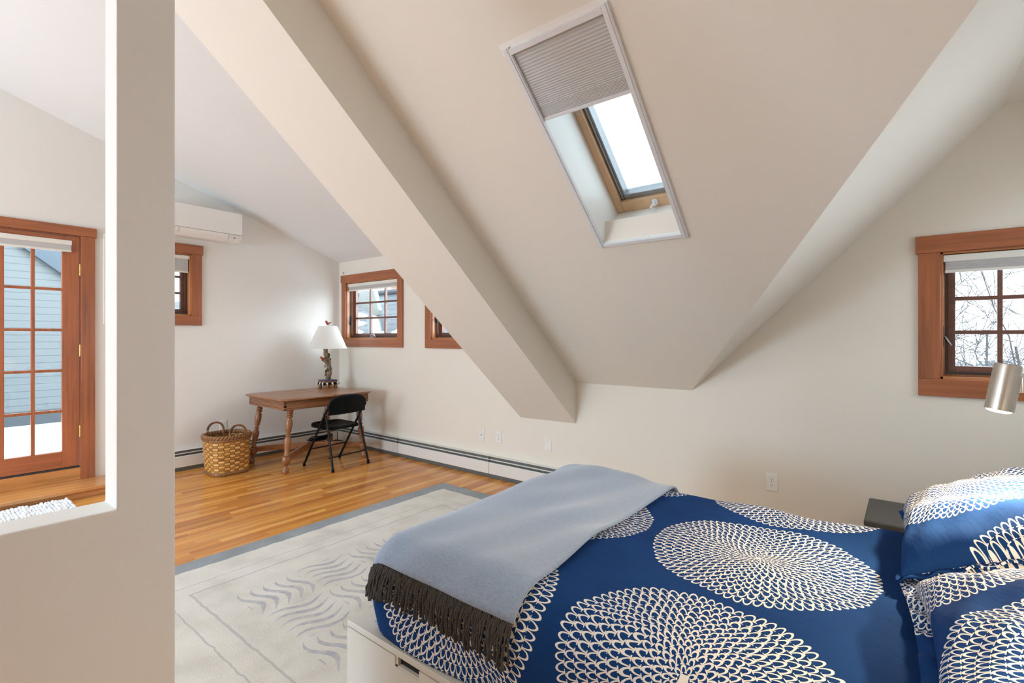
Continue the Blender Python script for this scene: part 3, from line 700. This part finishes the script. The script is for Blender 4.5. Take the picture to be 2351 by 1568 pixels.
# ------------------------------------------------------------------ nightstand and bedside lamps
root=thing('nightstand',(.10,3.145,0),'charcoal bedside table between the bed and the back wall','nightstand')
nx0,nx1,ny0,ny1,nt=-.168,.33,2.93,3.36,.49
b=MB(); b.box(nx0,nx1,ny0,ny1,nt-.03,nt); b.build('table_top',M['nightstand'],root,.007)
b=MB(); b.box(nx0+.012,nx1-.012,ny0+.02,ny1-.01,.24,nt-.03); b.build('cabinet_body',M['nightstand'],root,.002)
b=MB(); b.box(nx0+.018,nx1-.018,ny0+.004,ny0+.02,.25,nt-.045); d=b.build('drawer_front',M['nightstand'],root,.002)
b=MB(); b.ball(((nx0+nx1)/2,ny0-.008,.35),.014); b.build('knob',M['steel'],d)
for x in (nx0+.03,nx1-.03):
    for y in (ny0+.04,ny1-.04):
        b=MB(); b.lathe([(.012,0),(.018,1)],(x,y,0),(x,y,.24),12); b.build('leg',M['nightstand'],root)
def bedside_lamp(top,bot,r,label,wallx):
    top=V(top); bot=V(bot); root=thing('swing_arm_lamp',(wallx,top.y,top.z),label,'lamp','brushed steel swing-arm lamps at the bed head')
    d=(bot-top); L=d.length; dd=d/L
    b=MB(); b.lathe([(.001,.0),(r*.90,.0),(r*.98,.012),(r,.04),(r,1.0),(r*.96,1.0),(r*.96,.05)],top,bot,40,cap=False); b.build('lamp_head',M['steel'],root,angle=40)
    b=MB(); b.lathe([(r*.95,.955),(r*.93,.99),(r*.75,1.03),(r*.4,1.05),(.001,1.055)],top,bot,28,cap=False); b.build('bulb_face',M['bulb'],root)
    m=top.lerp(bot,.38); u=V((1,0,0))
    for dz in (.012,-.012):
        b=MB(); b.tube([m+V((r*.9,0,dz)),V((wallx-.02,m.y,m.z+dz))],.0055,10); b.build('arm_rod',M['chrome'],root)
    b=MB(); b.lathe([(.012,0),(.012,1)],m+V((r*.98,0,-.03)),m+V((r*.98,0,.03)),12); b.build('pivot',M['chrome'],root)
    b=MB(); b.box(wallx-.022,wallx,m.y-.05,m.y+.05,m.z-.07,m.z+.07); b.build('wall_bracket',M['steel'],root,.005)
    l=bpy.data.lights.new('bedside_bulb','SPOT'); l.energy=LAMP_W; l.color=(1,.73,.44); l.spot_size=math.radians(150); l.spot_blend=.9; l.shadow_soft_size=.03
    lo=bpy.data.objects.new('bedside_bulb',l); COL.objects.link(lo); lo.parent=root
    lo.location=(top.lerp(bot,1.09))-V(WL[root.name]); lo.rotation_euler=dd.to_track_quat('-Z','Y').to_euler()
    return root
LAMP_W=40
bedside_lamp((.238,2.1,1.288),(.214,2.09,1.150),.034,'brushed steel lamp head glowing above the far pillow',XR)
bedside_lamp((.60,1.18,1.33),(.55,1.19,1.19),.034,'brushed steel lamp above the near pillow, right of the picture',XR)

# ------------------------------------------------------------------ desk
root=thing('writing_table',(-5.23,2.94,0),'antique oak table with turned legs in the far corner','table')
ZT=.755
def clip(x0,x1,y0,y1,c): return [(x0+c,y0),(x1-c,y0),(x1,y0+c),(x1,y1-c),(x1-c,y1),(x0+c,y1),(x0,y1-c),(x0,y0+c)]
tx0,tx1,ty0,ty1,tym=-5.66,-4.80,2.415,3.475,2.985
for y0,y1 in ((ty0,tym-.0025),(tym+.0025,ty1)):
    c=.05
    P=[(tx0+c,y0),(tx1-c,y0),(tx1,y0+c),(tx1,y1),(tx0,y1),(tx0,y0+c)] if y0==ty0 else [(tx0,y0),(tx1,y0),(tx1,y1-c),(tx1-c,y1),(tx0+c,y1),(tx0,y1-c)]
    b=MB(); b.prism([(x,y,ZT-.022) for x,y in P],(0,0,.022)); b.build('tabletop_leaf',M['tabley'],root,.006)
ins=.045
def apron(a,bq,nrm_,nm,gap=None):
    b=MB(); a=V(a); q=V(bq); n=V(nrm_)
    z0,z1=ZT-.118,ZT-.022
    b.prism([a+V((0,0,z0)),q+V((0,0,z0)),q+V((0,0,z0))-n*.02,a+V((0,0,z0))-n*.02],(0,0,z1-z0))
    for z in (z1-.012,z1-.028,z1-.044,z0+.012,z0+.026):
        b.bar(a+n*.003+V((0,0,z)),q+n*.003+V((0,0,z)),.012,.008)
    b.build(nm,M['tabley'] if abs(n.x)>.5 else M['tablex'],root,.001)
ax0,ax1,ay0,ay1=tx0+ins,tx1-ins,ty0+ins,ty1-ins
apron((ax1,ay0,0),(ax1,tym-.002,0),(1,0,0),'front_apron'); apron((ax1,tym+.002,0),(ax1,ay1,0),(1,0,0),'front_apron')
apron((ax0,ay0,0),(ax0,ay1,0),(-1,0,0),'back_apron'); apron((ax0,ay0,0),(ax1,ay0,0),(0,-1,0),'side_apron'); apron((ax0,ay1,0),(ax1,ay1,0),(0,1,0),'side_apron')
legprof=[(.030,0),(.034,.02),(.036,.055),(.024,.10),(.020,.115),(.030,.125),(.024,.135),(.040,.165),(.042,.215),(.040,.25),(.030,.262),(.034,.272),(.030,.285),(.027,.30),(.030,.38),(.036,.47),(.036,.52),(.026,.555),(.022,.57),(.032,.578),(.032,.59),(.023,.60),(.030,.64),(.036,.74),(.034,.80),(.026,.845),(.034,.86),(.034,.873),(.027,.88),(.034,.90),(.034,.912),(.028,.92),(.034,.94),(.036,.96),(.040,1.0)]
legs=[((-4.888,2.485),(-4.90,2.545)),((-5.585,2.462),(-5.545,2.545)),((-4.875,3.40),(-4.90,3.335)),((-5.575,3.40),(-5.545,3.335))]
for (fx,fy),(hx,hy) in legs:
    b=MB(); b.lathe([(max(.014,.0275+(r-.031)*1.4),t) for r,t in legprof],(fx,fy,0),(hx,hy,ZT-.10),20); b.build('leg',M['tablez'],root,angle=50)
zc=.150
def footpt(i,z):
    (fx,fy),(hx,hy)=legs[i]; k=z/(ZT-.1); return V((fx+(hx-fx)*k,fy+(hy-fy)*k,z))
def stretcher(i,j):
    a,q=footpt(i,zc),footpt(j,zc); d=(q-a).normalized(); s=d.cross(V((0,0,1)))*.013
    top=[];bot=[]
    for k in range(21):
        e=k/20; w=abs(e-.5)*2; p=a+(q-a)*e; top.append(p+V((0,0,.026+.026*(1-w**2)+(.012 if .45<w<.60 else 0)*0))); bot.append(p+V((0,0,-.026+.020*(1-w)-(.010 if .30<w<.42 else 0))))
    b=MB()
    R=[[t-s,t+s,o+s,o-s] for t,o in zip(top,bot)]
    b.rings(R,True,True); b.build('cross_stretcher',M['tabley'],root,.002)
stretcher(0,3); stretcher(1,2)

# ------------------------------------------------------------------ table lamp
lx,ly=-5.55,3.355
root=thing('table_lamp',(lx,ly,ZT),'tree trunk table lamp with white shade and little red birds on the desk','lamp')
M['bark']=None
t=NT('painted_bark'); f=t.noise(t.mapping(t.coord(),(40,40,14)),1,4); t.bump(f,.5,.004); M['bark']=t.fin(t.ramp(f,[(.35,(.08,.05,.03)),(.5,(.24,.165,.10)),(.68,(.36,.27,.18))]),.7)
M['leaf']=plain('painted_leaf',(.065,.075,.022),.6,0,.3,60); M['red']=plain('painted_red',(.36,.05,.03),.5,0,.15,60); M['cobalt']=plain('painted_purple',(.06,.045,.16),.5); M['ochre']=plain('painted_ochre',(.36,.17,.06),.6,0,.2,60)
t=NT('white_lampshade'); t.bump(t.noise(t.coord(),300,2),.05,.0005)
tr=t.n('ShaderNodeBsdfTranslucent'); tr.inputs[0].default_value=(.92,.91,.88,1); mx=t.n('ShaderNodeMixShader'); mx.inputs[0].default_value=.42; t.link(t.b.outputs[0],mx.inputs[1]); t.link(tr.outputs[0],mx.inputs[2]); t.link(mx.outputs[0],t.out.inputs[0]); M['lampshade']=t.fin((.92,.91,.88),.8)
b=MB(); b.lathe([(.225,0),(.108,1),(.106,1),(.223,.0)],(lx,ly,ZT+.478),(lx,ly,ZT+.752),48,cap=False); b.build('lamp_shade',M['lampshade'],root,weld=True,angle=60)
b=MB(); path=[]; rad=[]
for k in range(19):
    e=k/18; path.append(V((lx+.012*sin(e*5),ly+.012*sin(e*6.2)-.022*max(0,e-.6)*2.2,ZT+.095+.40*e))); rad.append(.030*(1-.12*e)+.003*sin(k*2.3)+(.010*math.exp(-((e-.58)/.07)**2)))
b.tube(path,rad,16); b.tube([V((lx+.01,ly-.015,ZT+.295)),V((lx+.03,ly-.05,ZT+.315)),V((lx+.035,ly-.105,ZT+.345))],[.015,.011,.006],10)
trunk=b.build('trunk',M['bark'],root,angle=60)
random.seed(11)
b=MB()
for k in range(16):
    e=.05+.9*k/16; a=k*2.4; p=V((lx,ly,ZT+.10+.36*e))+V((cos(a),sin(a),0))*.032; b.ball(p,.014,.006,.022,rot=Matrix.Rotation(a,3,'Z')@Matrix.Rotation(PI/2,3,'Z')@Matrix.Rotation(.5*sin(k),3,'Y'),nu=8,nv=6)
b.build('painted_leaves',M['leaf'],trunk)
for dz,dy in ((.235,-.004),(.205,.004),(.16,-.01)):
    b=MB(); b.ball((lx+.029,ly+dy,ZT+dz),.006,.010,.010,nu=8,nv=6); b.build('painted_berry',M['red'],trunk)
def bird(p,yaw,sc,nm):
    p=V(p); R=Matrix.Rotation(yaw,3,'Z'); b=MB()
    b.ball(p+R@V((0,0,.020))*sc,.024*sc,.016*sc,.016*sc,rot=R@Matrix.Rotation(-.35,3,'Y')); b.ball(p+R@V((.020,0,.036))*sc,.0125*sc,nu=10)
    b.tube([p+R@V((.030,0,.036))*sc,p+R@V((.042,0,.034))*sc],[.004*sc,.0006*sc],6)
    o=b.build(nm,M['red'],root,angle=60)
    b=MB(); b.tube([p+R@V((-.018,0,.018))*sc,p+R@V((-.05,0,.030))*sc],[.007*sc,.005*sc],6,flat=2); b.build('tail',M['bronze'],o)
bird((lx+.034,ly-.088,ZT+.337),-PI/2,1.0,'bird'); 
b=MB(); b.lathe([(.004,0),(.004,1)],(lx,ly,ZT+.745),(lx,ly,ZT+.765),10); b.build('finial_stem',M['brass'],root)
bird((lx,ly-.004,ZT+.763),-1.2,1.15,'finial_bird')
b=MB(); b.box(lx-.075,lx+.075,ly-.085,ly+.085,ZT+.082,ZT+.097); b.build('base_plate',M['cobalt'],root,.003)
b=MB(); b.box(lx-.072,lx+.072,ly-.082,ly+.082,ZT+.066,ZT+.082); b.build('base_band',M['ochre'],root,.002)
for k in range(22):
    tt=4*k/22; e=int(tt); w=(tt-e)*2-1; u,v=((1,w),(-w,1),(-1,-w),(w,-1))[e]
    b=MB(); b.ball((lx+u*.086,ly+v*.098,ZT+.055),.0145,nu=8,nv=6); b.build('bead',M['white'] if k%2 else M['black'],root)
b=MB(); b.box(lx-.07,lx+.07,ly-.08,ly+.08,ZT+.040,ZT+.066); b.build('base_underside',M['wickerdark'],root)
for u in (-1,1):
    for v in (-1,0,1):
        b=MB(); b.lathe([(.018,0),(.024,.3),(.018,.8),(.022,1)],(lx+u*.060,ly+v*.066,ZT),(lx+u*.060,ly+v*.066,ZT+.045),10); b.build('foot',M['ochre'],root)
b=MB(); b.tube([(lx+.0,ly+.09,ZT+.02),(lx-.02,ly+.13,ZT+.006),(lx-.10,ly+.128,ZT+.004),(lx-.14,ly+.12,ZT-.02),(lx-.17,ly+.10,ZT-.30),(lx-.165,ly+.05,.45),(lx-.16,ly,.23)],.003,6); b.build('cord',M['black'],root)
# power strip with coiled cord lying on the stretcher
b=MB()
for k in range(3): b.tube([(-5.26+.05*cos(a)+.006*k,3.06+.13*sin(a)+.02*k,.212+.012*k+.006*sin(3*a+k)) for a in [2*PI*i/24 for i in range(25)]],.006,6)
b.box(-5.30,-5.22,2.98,3.14,.198,.212)
o=b.build('cord_coil',M['black']); rebase(o,(-5.26,3.06,.2)); tag(o,'coiled black cord lying on the table stretcher behind the chair','cord')

# ------------------------------------------------------------------ folding chair (faces the left wall)
root=thing('folding_chair',(-4.82,3.02,0),'black metal folding chair pulled up to the oak table','chair')
yL,yR=2.80,3.235; SZ=.44
for y,ff,bf in ((yL,(-5.03,2.765),(-4.555,2.81)),(yR,(-5.06,3.205),(-4.60,3.262))):
    inn=.012 if y==yL else -.012
    # long tube: front foot up through the seat hinge to the backrest
    b=MB(); b.tube([(ff[0],ff[1],.02),(-4.70,y,.56),(-4.60,y+inn,.70)],.0115,10); b.build('front_leg',M['blacktube'],root)
    b=MB(); b.tube([(bf[0],bf[1],.02),(-4.66,y+inn*1.8,.40),(-4.705,y+inn*1.8,.555)],.0115,10); b.build('rear_leg',M['blacktube'],root)
    for p in (ff,bf):
        b=MB(); b.lathe([(.015,0),(.0155,.7),(.012,1)],(p[0],p[1],0),(p[0],p[1],.035),10); b.build('rubber_foot',M['black'],root)
    b=MB(); b.bar((-4.70,y+inn*.9,.53),(-4.76,y+inn*.9,.455),.004,.022); b.build('hinge_strap',M['blacktube'],root)
b=MB(); b.tube([(-4.628,2.808,.135),(-4.655,3.255,.135)],.007,8); b.build('rear_rung',M['blacktube'],root)
b=MB(); b.tube([(-4.93,2.775,.19),(-4.955,3.215,.19)],.007,8); b.build('front_rung',M['blacktube'],root)
def rrect(cx,cy,hx,hy,r,n=7):
    P=[]
    for sx,sy,a0 in ((1,1,0),(-1,1,PI/2),(-1,-1,PI),(1,-1,1.5*PI)):
        for k in range(n+1): a=a0+PI/2*k/n; P.append((cx+sx*(hx-r)+r*cos(a),cy+sy*(hy-r)+r*sin(a)))
    return P
b=MB(); P=rrect(-4.855,3.02,.20,.195,.08); sk=[(x,y) for x,y in P]
def dip(x,y): 
    u=(x+4.855)/.20; v=(y-3.02)/.195; return -.018*max(0,1-u*u)*max(0,1-v*v)+.012*abs(u)**3*(1 if u<0 else 0)
R=[[(x,y,SZ-.03) for x,y in P]]+[[(-4.855+(x+4.855)*k,3.02+(y-3.02)*k,SZ+(-.006 if k==1 else 0)+dip(-4.855+(x+4.855)*k,3.02+(y-3.02)*k)) for x,y in P] for k in (1,.97,.8,.6,.4,.2,.02)]
b.rings(R,True,True); b.build('seat',M['black'],root,angle=50)
# backrest: curved plate, rounded top
b=MB(); n=24; fr=[];bk=[]
def brz(y): 
    v=(y-3.018)/.215; return .575+.006*v, .70+.062*math.sqrt(max(0,1-abs(v)**2.6))
us=[-1+2*i/n for i in range(n+1)]
def bx(v,z): return -4.605+.09*(z-.70)*.6+.035*(1-v*v)-.02
for th in (0,):
    A=[];
    for u in us:
        y=3.018+.215*u; lo,hi=brz(y); 
        if abs(u)>.999: hi=.66
        A.append([(bx(u,lo+(hi-lo)*k/6)+d,y,lo+(hi-lo)*k/6) for d in (0,) for k in range(7)]+[(bx(u,lo+(hi-lo)*k/6)+.016,y,lo+(hi-lo)*k/6) for k in range(6,-1,-1)])
b.rings(A,True,True); b.build('backrest',M['black'],root,.003,angle=50)
b=MB(); top=[]
for i in range(25):
    u=-1+2*i/24; y=3.018+.222*u; hi=.655+.110*math.sqrt(max(0,1-abs(u)**2.8)); top.append((bx(u,hi)+.008,y,hi))
b.tube([(-4.632,yL,.63)]+top+[(-4.632,yR,.63)],.0115,10); b.build('back_tube',M['blacktube'],root)

# ------------------------------------------------------------------ basket
bc=V((-5.43,2.155,0)); root=thing('woven_basket',bc,'woven splint basket with two hoop handles on the floor by the table','basket')
def bk(a,h,inset=0):
    e=h/.385; hx=.185+.015*e; hy=.175+.030*e; p=4.5-2.0*e
    k=(abs(cos(a))**p+abs(sin(a))**p)**(-1/p); w=1-.06*(1-e)**3
    return bc+V(((hx*w-inset)*k*cos(a),(hy*w-inset)*k*sin(a),.004+h))
na=72
b=MB(); b.grid(lambda a,h:bk(a,h),[2*PI*i/na for i in range(na+1)],steps(0,.37,16),lambda a,h:(a/(2*PI)*26,h/.025)); 
b.grid(lambda a,h:bk(a,h,.010),[2*PI*i/na for i in range(na+1)],steps(.01,.37,8),lambda a,h:(a/(2*PI)*34,h/.026))
b.rings([[bk(2*PI*i/na,.012,d) for i in range(na)] for d in (0,.09)],True,True)
b.build('basket_wall',M['weave'],root,angle=60)
b=MB()
for ph in (0,PI):
    b.tube([bk(a,.372,.004)+V((.007*cos(a)*cos(22*a+ph),.007*sin(a)*cos(22*a+ph),.012*sin(22*a+ph))) for a in [2*PI*i/400 for i in range(401)]],.013,7)
b.build('rim',M['wicker'],root,angle=80)
b=MB(); b.tube([bk(a,.345,-.004) for a in [2*PI*i/90 for i in range(91)]],.012,6,flat=.5); b.build('upper_band',M['wicker'],root,angle=80)
b=MB(); b.tube([bk(a,.016,-.003) for a in [2*PI*i/90 for i in range(91)]],.017,6,flat=.4); b.build('base_band',M['wicker'],root,angle=80)
for x,yc in ((-5.602,2.115),(-5.255,2.19)):
    b=MB(); b.tube([(x,yc+.078*cos(a),.385+.105*max(0,sin(a))**.8-.05*(1 if sin(a)<1e-3 else 0)) for a in [PI*i/16 for i in range(17)]],.010,8); h=b.build('hoop_handle',M['wicker'],root,angle=80)
    b=MB(); b.tube([(x,yc+.079*cos(a),.385+.106*max(0,sin(a))**.8) for a in [PI*(.62+.3*i/6) for i in range(7)]],.0115,8); b.build('handle_wrap',M['wickerdark'],h)

# ------------------------------------------------------------------ outside
SNOW=plain('snow',(.76,.78,.80),.8,0,.03,4)
def siding_mat():
    t=NT('pale_clapboard'); s=t.n('ShaderNodeSeparateXYZ'); t.link(t.coord(),s.inputs[0]); f=t.m('FRACT',t.m('DIVIDE',s.outputs[2],.092))
    l=t.m('LESS_THAN',f,.09); t.bump(f,.4,.01)
    return t.fin(t.mix(l,(.125,.142,.150),(.066,.080,.090)),.6)
root=thing('neighbor_house',(-9,0,.2),'pale clapboard house outside the glazed door','house')
b=MB(); b.prism([(-9,-6,.38),(-9,3.9,.38),(-9,3.9,1.93),(-9,1.83,1.93),(-9,-1.5,4.66),(-9,-6,4.66)],(-.2,0,0)); b.build('clapboard_wall',siding_mat(),root,smooth=False)
b=MB(); b.prism([(-8.93,1.95,1.83),(-8.93,1.95,2.19),(-8.93,-1.5,5.02),(-8.93,-1.5,4.66)],(-.3,0,0)); b.build('roof_trim',plain('slate_blue_trim',(.05,.075,.10),.6),root,smooth=False)
b=MB(); b.box(-9.2,-8.985,-6,3.9,.22,.40); b.build('base_flashing',plain('dark_flashing',(.04,.05,.06),.6),root,smooth=False)
b=MB(); b.box(-9.2,-6.05,-6,2.2,-.2,.06); o=b.build('snowy_deck',SNOW,smooth=False); rebase(o,(-7.5,0,0)); tag(o,'snow covered deck outside the glazed door','deck')
def shingle_mat():
    t=NT('grey_shingles'); br=t.n('ShaderNodeTexBrick'); uv=t.n('ShaderNodeUVMap',uv_map='UVMap').outputs[0]; t.link(uv,br.inputs['Vector'])
    br.inputs['Scale'].default_value=1; br.inputs['Brick Width'].default_value=.34; br.inputs['Row Height'].default_value=.17; br.inputs['Mortar Size'].default_value=.012; br.inputs['Mortar Smooth'].default_value=.6
    br.inputs['Color1'].default_value=(.062,.074,.088,1); br.inputs['Color2'].default_value=(.098,.112,.126,1); br.inputs['Mortar'].default_value=(.025,.031,.04,1)
    t.bump(br.outputs['Fac'],.8,-.02) if False else None
    return t.fin(br.outputs['Color'],.8)
root=thing('neighbor_roof',(-10.6,7.0,0),'grey shingled roof outside the small window above the lamp','roof')
RV0,RV1=V((-15,5.4,-.6)),V((-15,8.2,2.53)); 
def rp(x,e,n=0): return V((x,5.4+2.8*e,-.6+3.13*e))+V((0,-.745,.667))*n
b=MB(); b.grid(lambda x,e:rp(x,e),[-16,-5],steps(0,1,2),lambda x,e:(x,e*4.2)); b.build('shingle_slope',shingle_mat(),root,smooth=False)
b=MB(); b.tube([rp(-16,1,.03),rp(-5,1,.03)],.07,8); b.build('ridge_cap',plain('dark_ridge',(.03,.037,.047),.7),root)
random.seed(5)
for x,e,rx,re in ((-11.15,.80,.30,.022),(-10.95,.735,.30,.022),(-10.95,.655,.42,.05),(-10.6,.60,.50,.045),(-9.10,.655,.16,.022),(-8.95,.61,.24,.03),(-9.9,.55,.5,.03)):
    b=MB(); c=[]
    for k in range(22):
        a=2*PI*k/22; r=1+.18*sin(3*a+x)+.12*sin(5*a+e*9); c.append((x+rx*r*cos(a),e+re*r*sin(a)))
    b.rings([[rp(p,q,.0) for p,q in c],[rp(x+(p-x)*.85,e+(q-e)*.85,.06) for p,q in c]],True,True); b.build('snow_patch',SNOW,root)
root=thing('satellite_dish',(-9.8,7.0,1.4),'pale satellite dish on the roof outside the small window','satellite dish')
OUT=[(-9.78,2.43),(-9.24,2.41),(-9.15,2.18),(-9.07,1.96),(-9.09,1.87),(-9.18,1.83),(-9.37,1.88),(-9.53,1.95),(-9.73,2.06),(-9.82,2.21)]
cxd=-9.44; czd=2.14
b=MB(); R=[]
for k,dy in ((1.0,.10),(1.0,.04),(.97,.0),(.7,-.035),(.35,-.055),(.05,-.06)): R.append([(cxd+(x-cxd)*k,6.7+dy,czd+(z-czd)*k) for x,z in OUT])
b.rings(R,True,True); b.build('reflector',plain('dish_grey',(.135,.148,.138),.6),root,angle=30,sub=0)
b=MB(); b.prism([rp(x,e,.04) for x,e in ((-10.47,.773),(-10.34,.815),(-9.61,.689),(-9.20,.58),(-9.55,.58),(-10.0,.655))],V((0,-.745,.667))*.08); b.build('mount_board',plain('pale_board',(.20,.235,.245),.6),root)
b=MB(); b.prism([rp(x,e,.02) for x,e in ((-10.62,.765),(-10.47,.773),(-9.75,.61),(-9.95,.61))],V((0,-.745,.667))*.05); b.build('gutter_edge',plain('blue_grey_edge',(.06,.075,.09),.6),root)
b=MB(); b.tube([V((-9.2,6.8,1.9)),rp(-9.6,.66,.0)],.05,8); b.build('mast',M['greymetal'],root)
root=thing('brick_chimney',(-11.2,9.2,-1.7),'reddish brick chimney peeking over the shingled roof','chimney')
b=MB(); b.box(-11.6,-10.9,9.0,9.5,-1.72,2.84); b.build('chimney_stack',plain('pale_brick',(.30,.15,.11),.8,0,.2,12),root)
# bare trees beyond the right window
M['twig']=plain('grey_bark',(.050,.050,.055),.9,0,.3,20)
def tree(base,h,seed,label,lean=0,spread=.8):
    rnd=random.Random(seed); root=thing('bare_tree',base,label,'tree','bare trees outside the right window'); tr=MB(); br=MB()
    def grow(p,d,L,r,lev):
        n=5; P=[p]; q=p.copy(); dd=d.copy()
        for k in range(n):
            dd=(dd+V((rnd.uniform(-.22,.22),rnd.uniform(-.22,.22),rnd.uniform(-.12,.14)))).normalized(); q=q+dd*L/n; P.append(q.copy())
        (tr if lev==0 else br).tube(P,[r*(1-.6*k/n) for k in range(n+1)],6 if lev<2 else 4)
        if lev<4:
            for k in range(8 if lev==0 else (5 if lev<2 else (3 if lev<3 else 2))):
                e=rnd.uniform(.35 if lev==0 else .2,1); pp=P[min(n,int(e*n))]
                nd=(dd*.55+V((rnd.uniform(-1,1)*spread,rnd.uniform(-1,1)*spread*.7,rnd.uniform(-.35,.75)))).normalized()
                grow(pp,nd,L*rnd.uniform(.5,.78),max(.004,r*(1-.6*e)*.66),lev+1)
    grow(V(base),V((lean,0,1)).normalized(),h,h*.011,0)
    tr.build('trunk',M['twig'],root); br.build('branches',M['twig'],root)
tree((.05,8.2,-1.6),2.6,3,'bare tree left of centre outside the right window',.1)
tree((1.7,9.2,-1.6),3.0,21,'larger bare tree toward the picture edge outside the right window',-.15,1.0)
tree((.9,11.0,-1.5),3.0,8,'thin bare tree farther away outside the right window',0,1.0)
random.seed(2)
b=MB()
def hill(u,v):
    return V((u,13+v*2.5,-1.2+1.98*sin(min(1,v)*PI/2)+.06*sin(7*u+3*v)+.05*sin(17*u+9*v)+.04*sin(31*u+v*5)))
b.grid(hill,steps(-4,7,120),steps(0,1.1,12))
t=NT('brushy_hill'); f=t.noise(t.mapping(t.coord(),(3,3,9)),1,6,.7); o=b.build('wooded_slope',t.fin(t.ramp(f,[(.42,(.045,.055,.065)),(.55,(.13,.145,.16)),(.68,(.40,.43,.47))]),.9),smooth=True); tag(o,'dark brushy slope with snow outside the right window','slope',kind='stuff')
b=MB(); b.box(-30,20,4.2,40,-2.2,-1.7); o=b.build('snowy_ground',SNOW,smooth=False); tag(o,'snow covered ground beyond the house','ground',kind='structure')

# ------------------------------------------------------------------ light
L_W=3.1; L_SUN=10.0; L_RL=92; C_RL=(.72,1.0,1.30); EXPO=.57
W=bpy.data.worlds.new('World'); S.world=W; W.use_nodes=True
wt=W.node_tree; bg=wt.nodes['Background']; bg.inputs[0].default_value=(.86,.94,1.0,1)
tc=wt.nodes.new('ShaderNodeTexCoord'); sx=wt.nodes.new('ShaderNodeSeparateXYZ'); wt.links.new(tc.outputs['Generated'],sx.inputs[0])
mz=wt.nodes.new('ShaderNodeMath'); mz.operation='MAXIMUM'; wt.links.new(sx.outputs[2],mz.inputs[0]); mz.inputs[1].default_value=0
ma=wt.nodes.new('ShaderNodeMath'); ma.operation='MULTIPLY_ADD'; wt.links.new(mz.outputs[0],ma.inputs[0]); ma.inputs[1].default_value=L_W*1.5; ma.inputs[2].default_value=L_W*.75
# the sun behind thin cloud: a broad bright patch of sky
dt=wt.nodes.new('ShaderNodeVectorMath'); dt.operation='DOT_PRODUCT'; wt.links.new(tc.outputs['Generated'],dt.inputs[0]); dt.inputs[1].default_value=V((.76,.56,.33)).normalized()
mx1=wt.nodes.new('ShaderNodeMath'); mx1.operation='MAXIMUM'; wt.links.new(dt.outputs['Value'],mx1.inputs[0]); mx1.inputs[1].default_value=0
pw=wt.nodes.new('ShaderNodeMath'); pw.operation='POWER'; wt.links.new(mx1.outputs[0],pw.inputs[0]); pw.inputs[1].default_value=9
ad=wt.nodes.new('ShaderNodeMath'); ad.operation='MULTIPLY_ADD'; wt.links.new(pw.outputs[0],ad.inputs[0]); ad.inputs[1].default_value=L_SUN; wt.links.new(ma.outputs[0],ad.inputs[2])
wt.links.new(ad.outputs[0],bg.inputs[1])
def area(name,loc,nrm_,sx,sy,portal=True,energy=0,color=(1,1,1)):
    l=bpy.data.lights.new(name,'AREA'); l.shape='RECTANGLE'; l.size=sx; l.size_y=sy; l.energy=energy; l.color=color
    l.cycles.is_portal=portal
    o=bpy.data.objects.new(name,l); COL.objects.link(o); o.location=loc; o.rotation_euler=V(nrm_).to_track_quat('-Z','Y').to_euler(); return o
for w in (W1,W2,W4): area('sky_portal',((w['a0']+w['a1'])/2,YB+TH+.02,(w['z0']+w['z1'])/2),(0,-1,0),w['a1']-w['a0'],w['z1']-w['z0'])
area('sky_portal',(XA-TH-.02,(W3['a0']+W3['a1'])/2,(W3['z0']+W3['z1'])/2),(1,0,0),.8,.9)
area('sky_portal',(XA-TH-.02,.686,1.25),(1,0,0),.95,2.2)
area('sky_portal',sp(SW/2,SL/2,DP+.12),-nrm,.6,1.3)
for x0,x1,z0,z1 in RW: area('sky_portal',((x0+x1)/2,YR-TH-.02,(z0+z1)/2),(0,1,0),x1-x0,z1-z0)
area('sky_portal',((RD[0][0]+RD[0][1])/2,-2.3,Dz(-2.3)+.25),(0,.326,-.945),RD[0][1]-RD[0][0],2.0)

area('sky_portal',(XR+TH+.02,(SWIN[0]+SWIN[1])/2,(SWIN[2]+SWIN[3])/2),(-1,0,0),.94,1.14)
area('rear_left_fill',(-4.2,YR-.05,1.25),(-.22,.94,.28),2.1,1.6,False,L_RL,C_RL)  # added fill lamp in the unseen rear opening, on top of the sky

# ------------------------------------------------------------------ camera and look
cam=bpy.data.cameras.new('camera'); co=bpy.data.objects.new('camera',cam); COL.objects.link(co)
co.location=(0,0,1.37); co.rotation_euler=(PI/2,0,math.radians(38.532)); cam.sensor_width=36; cam.sensor_fit='HORIZONTAL'; cam.lens=36*1142.13/2351; cam.shift_y=-9.74/2351; cam.clip_start=.02
S.camera=co
S.view_settings.view_transform='Standard'; S.view_settings.look='None'; S.view_settings.exposure=EXPO; S.view_settings.gamma=1.0; S.view_settings.use_curve_mapping=False
cy=S.cycles
cy.use_denoising=True; cy.max_bounces=10; cy.diffuse_bounces=6; cy.glossy_bounces=4; cy.transparent_max_bounces=12; cy.sample_clamp_indirect=6; cy.caustics_reflective=False; cy.caustics_refractive=False
